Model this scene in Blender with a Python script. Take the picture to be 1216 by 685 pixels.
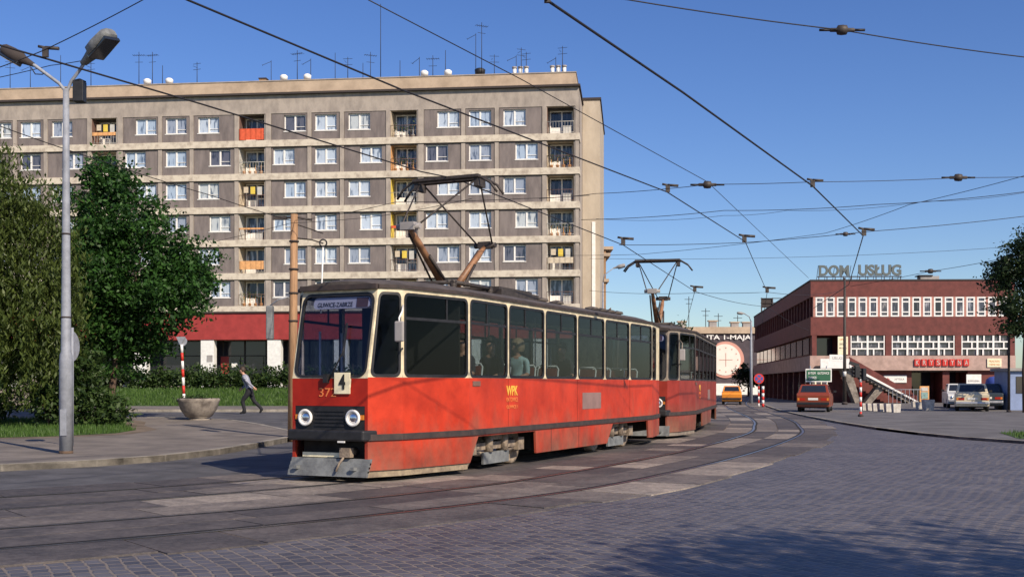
import bpy, bmesh, math, random
import numpy as np
from mathutils import Vector, Matrix
R = math.radians
random.seed(7); rng = np.random.default_rng(7)
for o in list(bpy.data.objects): bpy.data.objects.remove(o)
scene = bpy.context.scene
col = scene.collection
# ------------------------------------------------------------------ camera, world, sun, exposure
H = 1.45; F = 1330.0; HOR = 456.0
cam_d = bpy.data.cameras.new('camera'); cam = bpy.data.objects.new('camera', cam_d); col.objects.link(cam)
cam.location = (0, 0, H); cam.rotation_euler = (R(90), 0, 0)
cam_d.sensor_width = 36; cam_d.lens = 36 * F / 1216; cam_d.shift_y = (HOR - 342.5) / 1216
cam_d.clip_end = 3000; cam_d.clip_start = 0.1
scene.camera = cam
SUN_EL = 36.0
sd = Vector((0.60, -0.80, 0)).normalized()          # horizontal direction towards the sun
w = bpy.data.worlds.new('World'); scene.world = w; w.use_nodes = True
nt = w.node_tree; bg = nt.nodes['Background']
sky = nt.nodes.new('ShaderNodeTexSky'); sky.sky_type = 'NISHITA'; sky.sun_disc = False
sky.sun_elevation = R(SUN_EL); sky.sun_rotation = math.atan2(sd.x, sd.y)
sky.air_density = 1.0; sky.dust_density = 0.6; sky.ozone_density = 4.0; sky.altitude = 200
hs = nt.nodes.new('ShaderNodeHueSaturation'); hs.inputs['Saturation'].default_value = 1.2; hs.inputs['Value'].default_value = 1.0; hs.inputs['Hue'].default_value = 0.516
nt.links.new(sky.outputs[0], hs.inputs['Color']); nt.links.new(hs.outputs[0], bg.inputs[0]); bg.inputs[1].default_value = 0.103
sl = bpy.data.lights.new('sun', 'SUN'); sun = bpy.data.objects.new('sun', sl); col.objects.link(sun)
sl.energy = 4.6; sl.angle = R(0.5); sl.color = (1.0, 0.87, 0.70)
sv = Vector((sd.x * math.cos(R(SUN_EL)), sd.y * math.cos(R(SUN_EL)), math.sin(R(SUN_EL))))
sun.rotation_euler = sv.to_track_quat('Z', 'Y').to_euler(); sun.location = (20, -30, 40)
scene.view_settings.view_transform = 'Standard'; scene.view_settings.look = 'None'
scene.view_settings.exposure = 0.30; scene.view_settings.gamma = 1
scene.render.engine = 'CYCLES'

# ------------------------------------------------------------------ helpers
def at(px, py, Y):
    return Vector(((px - 608) / F * Y, Y, H + (HOR - py) / F * Y))
def hgt(x, y):
    a = min(max((y - 28) / 16, 0), 1); a = a * a * (3 - 2 * a)
    b = min(max((-3.5 - x) / 5, 0), 1); b = b * b * (3 - 2 * b)
    return 0.27 * a * b

def tag(o, label=None, cat=None, group=None, kind=None):
    if label: o['label'] = label
    if cat: o['category'] = cat
    if group: o['group'] = group
    if kind: o['kind'] = kind
    return o
def thing(name, label, cat, loc=(0, 0, 0), rz=0, group=None):
    o = bpy.data.objects.new(name, None); col.objects.link(o)
    o.location = loc; o.rotation_euler = (0, 0, rz); o.empty_display_size = 0.3
    return tag(o, label, cat, group)
def copy_tree(o, parent=None):
    c = o.copy(); col.objects.link(c); c.parent = parent
    for ch in list(o.children): copy_tree(ch, c)
    return c

class MB:
    def __init__(s): s.v = []; s.f = []; s.m = []; s.cur = 0; s.smooth = False; s.sm = []
    def add(s, vs, fs):
        n = len(s.v); s.v += [tuple(p) for p in vs]
        for f in fs: s.f.append([n + i for i in f]); s.m.append(s.cur); s.sm.append(s.smooth)
        return s
    def box(s, x0, x1, y0, y1, z0, z1):
        if x0 > x1: x0, x1 = x1, x0
        if y0 > y1: y0, y1 = y1, y0
        if z0 > z1: z0, z1 = z1, z0
        return s.add([(x0,y0,z0),(x1,y0,z0),(x1,y1,z0),(x0,y1,z0),(x0,y0,z1),(x1,y0,z1),(x1,y1,z1),(x0,y1,z1)],
              [(0,3,2,1),(4,5,6,7),(0,1,5,4),(1,2,6,5),(2,3,7,6),(3,0,4,7)])
    def obox(s, c, d, mat):      # oriented box, mat 3x3
        c = Vector(c); vs = []
        for z in (-1, 1):
            for x, y in ((-1,-1),(1,-1),(1,1),(-1,1)):
                vs.append(c + mat @ Vector((x*d[0]/2, y*d[1]/2, z*d[2]/2)))
        return s.add(vs, [(0,3,2,1),(4,5,6,7),(0,1,5,4),(1,2,6,5),(2,3,7,6),(3,0,4,7)])
    def hexa(s, b, t):           # bottom quad, top quad
        return s.add(list(b) + list(t), [(0,3,2,1),(4,5,6,7),(0,1,5,4),(1,2,6,5),(2,3,7,6),(3,0,4,7)])
    def prism(s, poly, off):     # polygon list of 3d points, offset vector
        off = Vector(off); n = len(poly)
        vs = [Vector(p) for p in poly] + [Vector(p) + off for p in poly]
        return s.add(vs, [list(range(n))[::-1], list(range(n, 2*n))] + [(i, (i+1) % n, n + (i+1) % n, n + i) for i in range(n)])
    def tube(s, pts, r, seg=8, caps=True):
        pts = [Vector(p) for p in pts]; k = len(pts)
        rs = r if isinstance(r, (list, tuple)) else [r] * k
        vs = []; prev = None
        for i, p in enumerate(pts):
            t = (pts[min(i+1, k-1)] - pts[max(i-1, 0)]).normalized()
            if prev is None:
                a = Vector((0, 0, 1)) if abs(t.z) < 0.9 else Vector((1, 0, 0)); u = t.cross(a).normalized()
            else:
                u = (prev - t * prev.dot(t)).normalized()
            prev = u; v = t.cross(u)
            for j in range(seg):
                a = 2 * math.pi * j / seg; vs.append(p + (u * math.cos(a) + v * math.sin(a)) * rs[i])
        fs = [(i*seg+j, i*seg+(j+1) % seg, (i+1)*seg+(j+1) % seg, (i+1)*seg+j) for i in range(k-1) for j in range(seg)]
        sm = s.smooth; s.smooth = seg >= 6; s.add(vs, fs); s.smooth = sm
        if caps:
            n = len(s.v) - k * seg
            s.f.append([n + j for j in range(seg)][::-1]); s.f.append([n + (k-1)*seg + j for j in range(seg)])
            s.m += [s.cur] * 2; s.sm += [False] * 2
        return s
    def lathe(s, prof, c=(0,0,0), seg=20, axis='z', mat=None):   # prof: (radius, height)
        c = Vector(c); vs = []
        for r, h in prof:
            for j in range(seg):
                a = 2*math.pi*j/seg
                p = {'z': Vector((r*math.cos(a), r*math.sin(a), h)), 'x': Vector((h, r*math.cos(a), r*math.sin(a))), 'y': Vector((r*math.sin(a), h, r*math.cos(a)))}[axis]
                if mat is not None: p = mat @ p
                vs.append(c + p)
        k = len(prof)
        fs = [(i*seg+j, i*seg+(j+1) % seg, (i+1)*seg+(j+1) % seg, (i+1)*seg+j) for i in range(k-1) for j in range(seg)]
        sm = s.smooth; s.smooth = True; s.add(vs, fs); s.smooth = sm
        n = len(s.v) - k*seg
        if prof[0][0] > 1e-4: s.f.append([n+j for j in range(seg)][::-1]); s.m.append(s.cur); s.sm.append(False)
        if prof[-1][0] > 1e-4: s.f.append([n+(k-1)*seg+j for j in range(seg)]); s.m.append(s.cur); s.sm.append(False)
        return s
    def ball(s, c, r, seg=10, rings=7):
        if not isinstance(r, (tuple, list)): r = (r, r, r)
        c = Vector(c); vs = []; 
        for i in range(rings + 1):
            ph = math.pi * i / rings
            for j in range(seg):
                a = 2*math.pi*j/seg
                vs.append(c + Vector((r[0]*math.sin(ph)*math.cos(a), r[1]*math.sin(ph)*math.sin(a), r[2]*math.cos(ph))))
        sm = s.smooth; s.smooth = True
        s.add(vs, [(i*seg+j, (i+1)*seg+j, (i+1)*seg+(j+1) % seg, i*seg+(j+1) % seg) for i in range(rings) for j in range(seg)])
        s.smooth = sm; return s
    def build(s, name, mats, parent=None, bevel=0, fix=True):
        me = bpy.data.meshes.new(name); me.from_pydata(s.v, [], s.f)
        for m in (mats if isinstance(mats, (list, tuple)) else [mats]): me.materials.append(m)
        me.polygons.foreach_set('material_index', s.m); me.polygons.foreach_set('use_smooth', s.sm)
        if fix:
            bm = bmesh.new(); bm.from_mesh(me)
            bmesh.ops.remove_doubles(bm, verts=bm.verts, dist=1e-5) if fix == 'weld' else None
            bmesh.ops.recalc_face_normals(bm, faces=bm.faces); bm.to_mesh(me); bm.free()
        me.update()
        o = bpy.data.objects.new(name, me); col.objects.link(o)
        if parent is not None: o.parent = parent
        if bevel:
            b = o.modifiers.new('bevel', 'BEVEL'); b.width = bevel; b.segments = 2; b.limit_method = 'ANGLE'; b.angle_limit = R(40)
        return o

def text_obj(name, body, size, width, center, right, up, mat, parent=None, depth=0.008, bold=0.0):
    cu = bpy.data.curves.new(name, 'FONT'); cu.body = body; cu.size = 1; cu.extrude = 0.5; cu.offset = bold
    cu.align_x = 'CENTER'; cu.align_y = 'CENTER'
    t = bpy.data.objects.new(name, cu); col.objects.link(t)
    bpy.context.view_layer.update()
    me = bpy.data.meshes.new_from_object(t.evaluated_get(bpy.context.evaluated_depsgraph_get()))
    bpy.data.objects.remove(t); me.name = name
    co = np.empty(len(me.vertices)*3); me.vertices.foreach_get('co', co); co = co.reshape(-1, 3)
    mn, mx = co.min(0), co.max(0); c = (mn+mx)/2; d = mx-mn
    right = Vector(right).normalized(); up = Vector(up).normalized(); nrm = right.cross(up)
    sc = np.array([width/d[0], size/d[1], depth/max(d[2], 1e-6)]); q = (co - c)*sc
    M3 = np.array([list(right), list(up), list(nrm)]); out = q @ M3 + np.array(list(center))
    me.vertices.foreach_set('co', out.ravel()); me.materials.clear(); me.materials.append(mat); me.update()
    o = bpy.data.objects.new(name, me); col.objects.link(o)
    if parent is not None: o.parent = parent
    return o

# ------------------------------------------------------------------ materials
def nodes(m): return m.node_tree.nodes, m.node_tree.links
def mat(name, c, rough=0.7, var=0.0, vs=3.0, c2=None, bump=0.0, bs=20.0, metal=0.0, spec=0.4, coat=0.0, detail=6, stretch=None, thr=(0.35, 0.65)):
    m = bpy.data.materials.new(name); m.use_nodes = True; N, L = nodes(m); b = N['Principled BSDF']
    b.inputs['Base Color'].default_value = (*c, 1); b.inputs['Roughness'].default_value = rough
    b.inputs['Metallic'].default_value = metal; b.inputs['Specular IOR Level'].default_value = spec
    if coat: b.inputs['Coat Weight'].default_value = coat; b.inputs['Coat Roughness'].default_value = 0.15
    tc = N.new('ShaderNodeTexCoord'); mp = N.new('ShaderNodeMapping'); L.new(tc.outputs['Object'], mp.inputs[0])
    if stretch: mp.inputs['Scale'].default_value = stretch
    if var or c2:
        n = N.new('ShaderNodeTexNoise'); n.inputs['Scale'].default_value = vs; n.inputs['Detail'].default_value = detail; n.inputs['Roughness'].default_value = 0.65
        L.new(mp.outputs[0], n.inputs['Vector'])
        r = N.new('ShaderNodeValToRGB'); L.new(n.outputs[0], r.inputs[0])
        a = c2 if c2 else tuple(x*(1-var) for x in c); bb = c if c2 else tuple(min(1, x*(1+var)) for x in c)
        r.color_ramp.elements[0].position = thr[0]; r.color_ramp.elements[1].position = thr[1]
        r.color_ramp.elements[0].color = (*a, 1); r.color_ramp.elements[1].color = (*bb, 1)
        L.new(r.outputs[0], b.inputs['Base Color'])
    if bump:
        n2 = N.new('ShaderNodeTexNoise'); n2.inputs['Scale'].default_value = bs; n2.inputs['Detail'].default_value = 5
        L.new(mp.outputs[0], n2.inputs['Vector'])
        bp = N.new('ShaderNodeBump'); bp.inputs['Strength'].default_value = bump; bp.inputs['Distance'].default_value = 0.02
        L.new(n2.outputs[0], bp.inputs['Height']); L.new(bp.outputs[0], b.inputs['Normal'])
    return m
def glass(name, tint=(0.5, 0.55, 0.6), refl=0.12):
    m = bpy.data.materials.new(name); m.use_nodes = True; N, L = nodes(m); N.remove(N['Principled BSDF'])
    out = N['Material Output']; tr = N.new('ShaderNodeBsdfTransparent'); tr.inputs[0].default_value = (*tint, 1)
    gl = N.new('ShaderNodeBsdfGlossy'); gl.inputs['Roughness'].default_value = 0.03
    fr = N.new('ShaderNodeLayerWeight'); pw = N.new('ShaderNodeMath'); pw.operation = 'POWER'; pw.inputs[1].default_value = 5.0; L.new(fr.outputs['Facing'], pw.inputs[0])
    mx = N.new('ShaderNodeMixShader'); mt = N.new('ShaderNodeMath'); mt.operation = 'MULTIPLY_ADD'; mt.inputs[1].default_value = 0.8; mt.inputs[2].default_value = refl
    L.new(pw.outputs[0], mt.inputs[0]); L.new(mt.outputs[0], mx.inputs[0]); L.new(tr.outputs[0], mx.inputs[1]); L.new(gl.outputs[0], mx.inputs[2]); L.new(mx.outputs[0], out.inputs[0])
    return m
def curtain_pane(name, base, dark, thr):
    m = bpy.data.materials.new(name); m.use_nodes = True; N, L = nodes(m); b = N['Principled BSDF']
    tc = N.new('ShaderNodeTexCoord'); oi = N.new('ShaderNodeObjectInfo'); ad = N.new('ShaderNodeVectorMath')
    cb = N.new('ShaderNodeCombineXYZ'); mu = N.new('ShaderNodeMath'); mu.operation = 'MULTIPLY'; mu.inputs[1].default_value = 71.0
    L.new(oi.outputs['Random'], mu.inputs[0]); L.new(mu.outputs[0], cb.inputs[0]); L.new(mu.outputs[0], cb.inputs[2])
    L.new(tc.outputs['Object'], ad.inputs[0]); L.new(cb.outputs[0], ad.inputs[1])
    mp = N.new('ShaderNodeMapping'); mp.inputs['Scale'].default_value = (3.5, 1, 0.7); L.new(ad.outputs[0], mp.inputs[0])
    n = N.new('ShaderNodeTexNoise'); n.inputs['Scale'].default_value = 1.3; n.inputs['Detail'].default_value = 3; L.new(mp.outputs[0], n.inputs['Vector'])
    r = N.new('ShaderNodeValToRGB'); r.color_ramp.elements[0].position = thr; r.color_ramp.elements[1].position = thr + 0.12
    r.color_ramp.elements[0].color = (*dark, 1); r.color_ramp.elements[1].color = (*base, 1)
    L.new(n.outputs[0], r.inputs[0])
    m7 = N.new('ShaderNodeMath'); m7.operation = 'FRACT'; L.new(mu.outputs[0], m7.inputs[0]); r7 = N.new('ShaderNodeValToRGB'); r7.color_ramp.interpolation = 'CONSTANT'; L.new(m7.outputs[0], r7.inputs[0])
    e7 = r7.color_ramp.elements; e7[0].color = (.22, .20, .22, 1); e7[1].position = .12; e7[1].color = (.62, .62, .66, 1)
    for p_, c_ in ((.3, (1, 1, 1, 1)), (.6, (1.05, .98, .86, 1)), (.75, (.8, .86, .92, 1)), (.9, (1.1, 1.1, 1.1, 1))): q_ = e7.new(p_); q_.color = c_
    mx = N.new('ShaderNodeMix'); mx.data_type = 'RGBA'; mx.blend_type = 'MULTIPLY'; mx.inputs[0].default_value = 1; L.new(r.outputs[0], mx.inputs[6]); L.new(r7.outputs[0], mx.inputs[7]); L.new(mx.outputs[2], b.inputs['Base Color'])
    b.inputs['Roughness'].default_value = 0.12; b.inputs['Specular IOR Level'].default_value = 0.7
    return m
def leafmat(name, c1, c2, trans=0.35):
    m = bpy.data.materials.new(name); m.use_nodes = True; N, L = nodes(m); b = N['Principled BSDF']; out = N['Material Output']
    g = N.new('ShaderNodeNewGeometry'); r = N.new('ShaderNodeValToRGB')
    r.color_ramp.elements[0].color = (*c1, 1); r.color_ramp.elements[1].color = (*c2, 1)
    L.new(g.outputs['Random Per Island'], r.inputs[0]); L.new(r.outputs[0], b.inputs['Base Color'])
    b.inputs['Roughness'].default_value = 0.5; b.inputs['Specular IOR Level'].default_value = 0.3
    t = N.new('ShaderNodeBsdfTranslucent'); L.new(r.outputs[0], t.inputs[0]); mx = N.new('ShaderNodeMixShader'); mx.inputs[0].default_value = trans
    L.new(b.outputs[0], mx.inputs[1]); L.new(t.outputs[0], mx.inputs[2]); L.new(mx.outputs[0], out.inputs[0])
    return m

M = {}
def cobble_material():
    m = bpy.data.materials.new('cobblestone'); m.use_nodes = True; N, L = nodes(m); b = N['Principled BSDF']
    tc = N.new('ShaderNodeTexCoord')
    nz = N.new('ShaderNodeTexNoise'); nz.inputs['Scale'].default_value = 0.35; nz.inputs['Detail'].default_value = 2
    L.new(tc.outputs['Object'], nz.inputs['Vector'])
    mul = N.new('ShaderNodeVectorMath'); mul.operation = 'SCALE'; mul.inputs['Scale'].default_value = 0.55; L.new(nz.outputs['Color'], mul.inputs[0])
    nf = N.new('ShaderNodeTexNoise'); nf.inputs['Scale'].default_value = 9.0; L.new(tc.outputs['Object'], nf.inputs['Vector'])
    m2 = N.new('ShaderNodeVectorMath'); m2.operation = 'SCALE'; m2.inputs['Scale'].default_value = 0.045; L.new(nf.outputs['Color'], m2.inputs[0])
    a1 = N.new('ShaderNodeVectorMath'); L.new(tc.outputs['Object'], a1.inputs[0]); L.new(mul.outputs[0], a1.inputs[1])
    a2 = N.new('ShaderNodeVectorMath'); L.new(a1.outputs[0], a2.inputs[0]); L.new(m2.outputs[0], a2.inputs[1])
    mp = N.new('ShaderNodeMapping'); mp.inputs['Rotation'].default_value = (0, 0, R(62)); L.new(a2.outputs[0], mp.inputs[0])
    br = N.new('ShaderNodeTexBrick'); br.inputs['Scale'].default_value = 1.0; br.inputs['Brick Width'].default_value = 0.175; br.inputs['Row Height'].default_value = 0.135
    br.inputs['Mortar Size'].default_value = 0.017; br.inputs['Mortar Smooth'].default_value = 0.6; br.inputs['Bias'].default_value = 0.0
    br.inputs['Color1'].default_value = (0.058, 0.059, 0.072, 1); br.inputs['Color2'].default_value = (0.118, 0.114, 0.128, 1); br.inputs['Mortar'].default_value = (0.200, 0.168, 0.138, 1)
    L.new(mp.outputs[0], br.inputs['Vector'])
    n3 = N.new('ShaderNodeTexNoise'); n3.inputs['Scale'].default_value = 0.8; n3.inputs['Detail'].default_value = 8; n3.inputs['Roughness'].default_value = 0.7; L.new(tc.outputs['Object'], n3.inputs['Vector'])
    rp = N.new('ShaderNodeValToRGB'); rp.color_ramp.elements[0].position = 0.3; rp.color_ramp.elements[1].position = 0.7
    rp.color_ramp.elements[0].color = (0.72, 0.72, 0.75, 1); rp.color_ramp.elements[1].color = (1.18, 1.15, 1.10, 1); L.new(n3.outputs[0], rp.inputs[0])
    mx = N.new('ShaderNodeMix'); mx.data_type = 'RGBA'; mx.blend_type = 'MULTIPLY'; mx.inputs[0].default_value = 1
    L.new(br.outputs['Color'], mx.inputs[6]); L.new(rp.outputs[0], mx.inputs[7]); L.new(mx.outputs[2], b.inputs['Base Color'])
    inv = N.new('ShaderNodeMath'); inv.operation = 'SUBTRACT'; inv.inputs[0].default_value = 1; L.new(br.outputs['Fac'], inv.inputs[1])
    nb = N.new('ShaderNodeTexNoise'); nb.inputs['Scale'].default_value = 14; L.new(tc.outputs['Object'], nb.inputs['Vector'])
    ad = N.new('ShaderNodeMath'); ad.operation = 'MULTIPLY_ADD'; ad.inputs[1].default_value = 0.5; L.new(nb.outputs[0], ad.inputs[0]); L.new(inv.outputs[0], ad.inputs[2])
    bp = N.new('ShaderNodeBump'); bp.inputs['Strength'].default_value = 0.7; bp.inputs['Distance'].default_value = 0.02; L.new(ad.outputs[0], bp.inputs['Height']); L.new(bp.outputs[0], b.inputs['Normal'])
    b.inputs['Roughness'].default_value = 0.55
    return m
def slab_material():
    m = bpy.data.materials.new('concrete_slab'); m.use_nodes = True; N, L = nodes(m); b = N['Principled BSDF']
    g = N.new('ShaderNodeNewGeometry'); r = N.new('ShaderNodeValToRGB'); e = r.color_ramp.elements
    e[0].color = (0.070, 0.063, 0.064, 1); e[1].color = (0.33, 0.29, 0.25, 1); x = e.new(0.55); x.color = (0.112, 0.099, 0.095, 1); x = e.new(0.8); x.color = (0.19, 0.167, 0.15, 1)
    L.new(g.outputs['Random Per Island'], r.inputs[0])
    tc = N.new('ShaderNodeTexCoord'); n = N.new('ShaderNodeTexNoise'); n.inputs['Scale'].default_value = 1.6; n.inputs['Detail'].default_value = 9; n.inputs['Roughness'].default_value = 0.72
    L.new(tc.outputs['Object'], n.inputs['Vector'])
    rp = N.new('ShaderNodeValToRGB'); rp.color_ramp.elements[0].position = 0.32; rp.color_ramp.elements[1].position = 0.68
    rp.color_ramp.elements[0].color = (0.5, 0.5, 0.52, 1); rp.color_ramp.elements[1].color = (1.3, 1.25, 1.2, 1); L.new(n.outputs[0], rp.inputs[0])
    mx = N.new('ShaderNodeMix'); mx.data_type = 'RGBA'; mx.blend_type = 'MULTIPLY'; mx.inputs[0].default_value = 1
    L.new(r.outputs[0], mx.inputs[6]); L.new(rp.outputs[0], mx.inputs[7])
    n5 = N.new('ShaderNodeTexNoise'); n5.inputs['Scale'].default_value = 11; n5.inputs['Detail'].default_value = 8; n5.inputs['Roughness'].default_value = 0.8; L.new(tc.outputs['Object'], n5.inputs['Vector'])
    r5 = N.new('ShaderNodeValToRGB'); r5.color_ramp.elements[0].position = 0.36; r5.color_ramp.elements[1].position = 0.62
    r5.color_ramp.elements[0].color = (0.6, 0.58, 0.58, 1); r5.color_ramp.elements[1].color = (1.2, 1.2, 1.18, 1); L.new(n5.outputs[0], r5.inputs[0])
    mx5 = N.new('ShaderNodeMix'); mx5.data_type = 'RGBA'; mx5.blend_type = 'MULTIPLY'; mx5.inputs[0].default_value = 1
    L.new(mx.outputs[2], mx5.inputs[6]); L.new(r5.outputs[0], mx5.inputs[7]); L.new(mx5.outputs[2], b.inputs['Base Color'])
    n2 = N.new('ShaderNodeTexNoise'); n2.inputs['Scale'].default_value = 25; L.new(tc.outputs['Object'], n2.inputs['Vector'])
    bp = N.new('ShaderNodeBump'); bp.inputs['Strength'].default_value = 0.5; bp.inputs['Distance'].default_value = 0.015; L.new(n2.outputs[0], bp.inputs['Height']); L.new(bp.outputs[0], b.inputs['Normal'])
    b.inputs['Roughness'].default_value = 0.75
    return m
def tram_red(name, base, dust):
    """red enamel with road grime that settles on the lower skirt"""
    m = bpy.data.materials.new(name); m.use_nodes = True; N, L = nodes(m); b = N['Principled BSDF']
    tc = N.new('ShaderNodeTexCoord'); mp = N.new('ShaderNodeMapping'); mp.inputs['Scale'].default_value = (1, 1, 0.45); L.new(tc.outputs['Object'], mp.inputs[0])
    n = N.new('ShaderNodeTexNoise'); n.inputs['Scale'].default_value = 2.2; n.inputs['Detail'].default_value = 9; n.inputs['Roughness'].default_value = 0.68; L.new(mp.outputs[0], n.inputs['Vector'])
    sx = N.new('ShaderNodeSeparateXYZ'); L.new(tc.outputs['Object'], sx.inputs[0])
    mr = N.new('ShaderNodeMapRange'); mr.inputs[1].default_value = 1.2; mr.inputs[2].default_value = 0.1; mr.inputs[3].default_value = -0.1; mr.inputs[4].default_value = dust; L.new(sx.outputs[2], mr.inputs[0])
    ad = N.new('ShaderNodeMath'); ad.operation = 'ADD'; L.new(n.outputs[0], ad.inputs[0]); L.new(mr.outputs[0], ad.inputs[1])
    r = N.new('ShaderNodeValToRGB'); r.color_ramp.elements[0].position = 0.5; r.color_ramp.elements[1].position = 0.95
    r.color_ramp.elements[0].color = (*base, 1); r.color_ramp.elements[1].color = (0.22, 0.10, 0.065, 1); L.new(ad.outputs[0], r.inputs[0])
    L.new(r.outputs[0], b.inputs['Base Color'])
    r2 = N.new('ShaderNodeMapRange'); r2.inputs[3].default_value = 0.28; r2.inputs[4].default_value = 0.6; L.new(n.outputs[0], r2.inputs[0]); L.new(r2.outputs[0], b.inputs['Roughness'])
    n2 = N.new('ShaderNodeTexNoise'); n2.inputs['Scale'].default_value = 1.6; n2.inputs['Detail'].default_value = 1; L.new(tc.outputs['Object'], n2.inputs['Vector'])
    bp = N.new('ShaderNodeBump'); bp.inputs['Strength'].default_value = 0.45; bp.inputs['Distance'].default_value = 0.04; L.new(n2.outputs[0], bp.inputs['Height']); L.new(bp.outputs[0], b.inputs['Normal'])
    b.inputs['Specular IOR Level'].default_value = 0.3
    n4 = N.new('ShaderNodeTexNoise'); n4.inputs['Scale'].default_value = 1.1; n4.inputs['Detail'].default_value = 7; n4.inputs['Roughness'].default_value = 0.7; L.new(tc.outputs['Object'], n4.inputs['Vector'])
    r4 = N.new('ShaderNodeValToRGB'); r4.color_ramp.elements[0].position = 0.36; r4.color_ramp.elements[1].position = 0.6; r4.color_ramp.elements[0].color = (0.62, 0.55, 0.55, 1); r4.color_ramp.elements[1].color = (1, 1, 1, 1); L.new(n4.outputs[0], r4.inputs[0])
    mx = N.new('ShaderNodeMix'); mx.data_type = 'RGBA'; mx.blend_type = 'MULTIPLY'; mx.inputs[0].default_value = 1; L.new(r.outputs[0], mx.inputs[6]); L.new(r4.outputs[0], mx.inputs[7]); L.new(mx.outputs[2], b.inputs['Base Color'])
    return m
M['cobble'] = cobble_material(); M['slab'] = slab_material()
M['red'] = tram_red('tram_red_enamel', (0.54, 0.043, 0.015), 0.36)
M['redfront'] = tram_red('tram_front_red', (0.40, 0.022, 0.010), 0.25)  # darker copy of the side enamel, the front's weaker light put into colour
M['asphalt'] = mat('asphalt', (0.085, 0.083, 0.088), 0.8, var=0.35, vs=1.2, bump=0.5, bs=60, detail=9)
M['pave'] = mat('sidewalk_paving', (0.22, 0.19, 0.165), 0.85, c2=(0.12, 0.105, 0.095), vs=0.9, bump=0.5, bs=40, detail=10)
M['pave2'] = mat('plaza_paving', (0.125, 0.118, 0.118), 0.85, var=0.3, vs=0.7, bump=0.4, bs=30, detail=9)
M['kerb'] = mat('kerb_stone', (0.26, 0.235, 0.20), 0.85, var=0.35, vs=2.5, bump=0.4, bs=30)
M['grass'] = mat('grass_ground', (0.058, 0.105, 0.022), 0.9, c2=(0.028, 0.055, 0.014), vs=3.0, bump=0.8, bs=50)
M['dirt'] = mat('dirt', (0.15, 0.115, 0.085), 0.95, var=0.3, vs=1.5, bump=0.5, bs=30)
M['rail'] = mat('rail_steel', (0.30, 0.27, 0.25), 0.30, var=0.2, vs=6, metal=0.8)
M['groove'] = mat('rail_groove', (0.02, 0.018, 0.016), 0.9)
M['cream'] = mat('tram_cream', (0.62, 0.53, 0.36), 0.55, var=0.25, vs=5)
M['strip'] = mat('sooty_strip', (0.060, 0.042, 0.038), 0.8, c2=(0.03, 0.025, 0.025), vs=6)
M['black'] = mat('black_rubber', (0.018, 0.018, 0.02), 0.55, var=0.3, vs=8)
M['roof'] = mat('tram_roof', (0.085, 0.07, 0.06), 0.7, var=0.35, vs=3, bump=0.3, bs=20)
M['alu'] = mat('aluminium', (0.5, 0.5, 0.52), 0.4, var=0.15, vs=6, metal=0.6)
M['hatch'] = mat('dusty_hatch_metal', (0.24, 0.15, 0.135), 0.7, var=0.12, vs=3)
M['white'] = mat('white_paint', (0.78, 0.76, 0.72), 0.55, var=0.1, vs=4)
M['chrome'] = mat('lamp_chrome', (0.75, 0.75, 0.78), 0.15, metal=1.0)
M['wheel'] = mat('dusty_wheel_steel', (0.33, 0.26, 0.19), 0.75, c2=(0.13, 0.10, 0.08), vs=9, bump=0.5, bs=30)
M['under'] = mat('underframe', (0.03, 0.026, 0.024), 0.85, var=0.4, vs=6)
M['guard'] = mat('grey_lifeguard_board', (0.22, 0.23, 0.23), 0.7, c2=(0.11, 0.115, 0.12), vs=4, bump=0.3)
M['seat'] = mat('red_seat', (0.16, 0.022, 0.016), 0.45, var=0.2, vs=5)
M['inside'] = mat('interior_panel', (0.10, 0.095, 0.085), 0.6, var=0.2, vs=3)
M['floor'] = mat('interior_floor', (0.05, 0.045, 0.04), 0.8)
M['yellow'] = mat('yellow_lettering', (0.75, 0.42, 0.06), 0.6)
M['ghost'] = mat('worn_orange_lettering', (0.72, 0.20, 0.06), 0.6)
M['ink'] = mat('black_lettering', (0.02, 0.02, 0.02), 0.6)
M['card'] = mat('cream_card', (0.80, 0.72, 0.50), 0.7, var=0.1, vs=6)
M['tglass'] = glass('tram_glass', (0.64, 0.68, 0.69), 0.008)
M['wglass'] = glass('windscreen_glass', (0.72, 0.74, 0.84), 0.03)
M['cglass'] = mat('car_glass', (0.02, 0.024, 0.03), 0.06, spec=0.8)
M['panto'] = mat('pantograph_steel', (0.055, 0.045, 0.04), 0.6, var=0.3, vs=12, metal=0.2)
M['pantobrown'] = mat('pantograph_spring_tube', (0.24, 0.12, 0.06), 0.5, var=0.4, vs=7)
M['wire'] = mat('wire_copper', (0.018, 0.016, 0.018), 0.6)
M['galv'] = mat('lamp_pole_grey', (0.25, 0.265, 0.30), 0.6, var=0.18, vs=6, bump=0.15)
M['rust'] = mat('rusty_patch', (0.10, 0.065, 0.045), 0.9, var=0.4, vs=9)
M['wood'] = mat('wooden_pole', (0.33, 0.19, 0.10), 0.8, var=0.3, vs=4, stretch=(4, 4, 0.4), bump=0.3)
M['panel'] = mat('grey_render_panel', (0.225, 0.19, 0.178), 0.9, c2=(0.12, 0.102, 0.10), vs=1.3, bump=0.3, bs=15, detail=10, thr=(0.3, 0.62), stretch=(1.2, 1, 0.3))
M['concrete'] = mat('pale_concrete', (0.40, 0.345, 0.295), 0.9, c2=(0.25, 0.215, 0.19), vs=1.4, bump=0.3, bs=15, detail=10, stretch=(1, 1, 0.5), thr=(0.3, 0.6))
M['band'] = mat('balcony_slab_concrete', (0.62, 0.55, 0.445), 0.9, c2=(0.34, 0.28, 0.225), vs=2.0, bump=0.3, bs=15, detail=10, thr=(0.28, 0.55))
M['parapet'] = mat('parapet_render', (0.52, 0.40, 0.29), 0.9, c2=(0.33, 0.25, 0.18), vs=0.6, bump=0.3, bs=12, detail=10, thr=(0.3, 0.62))
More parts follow.
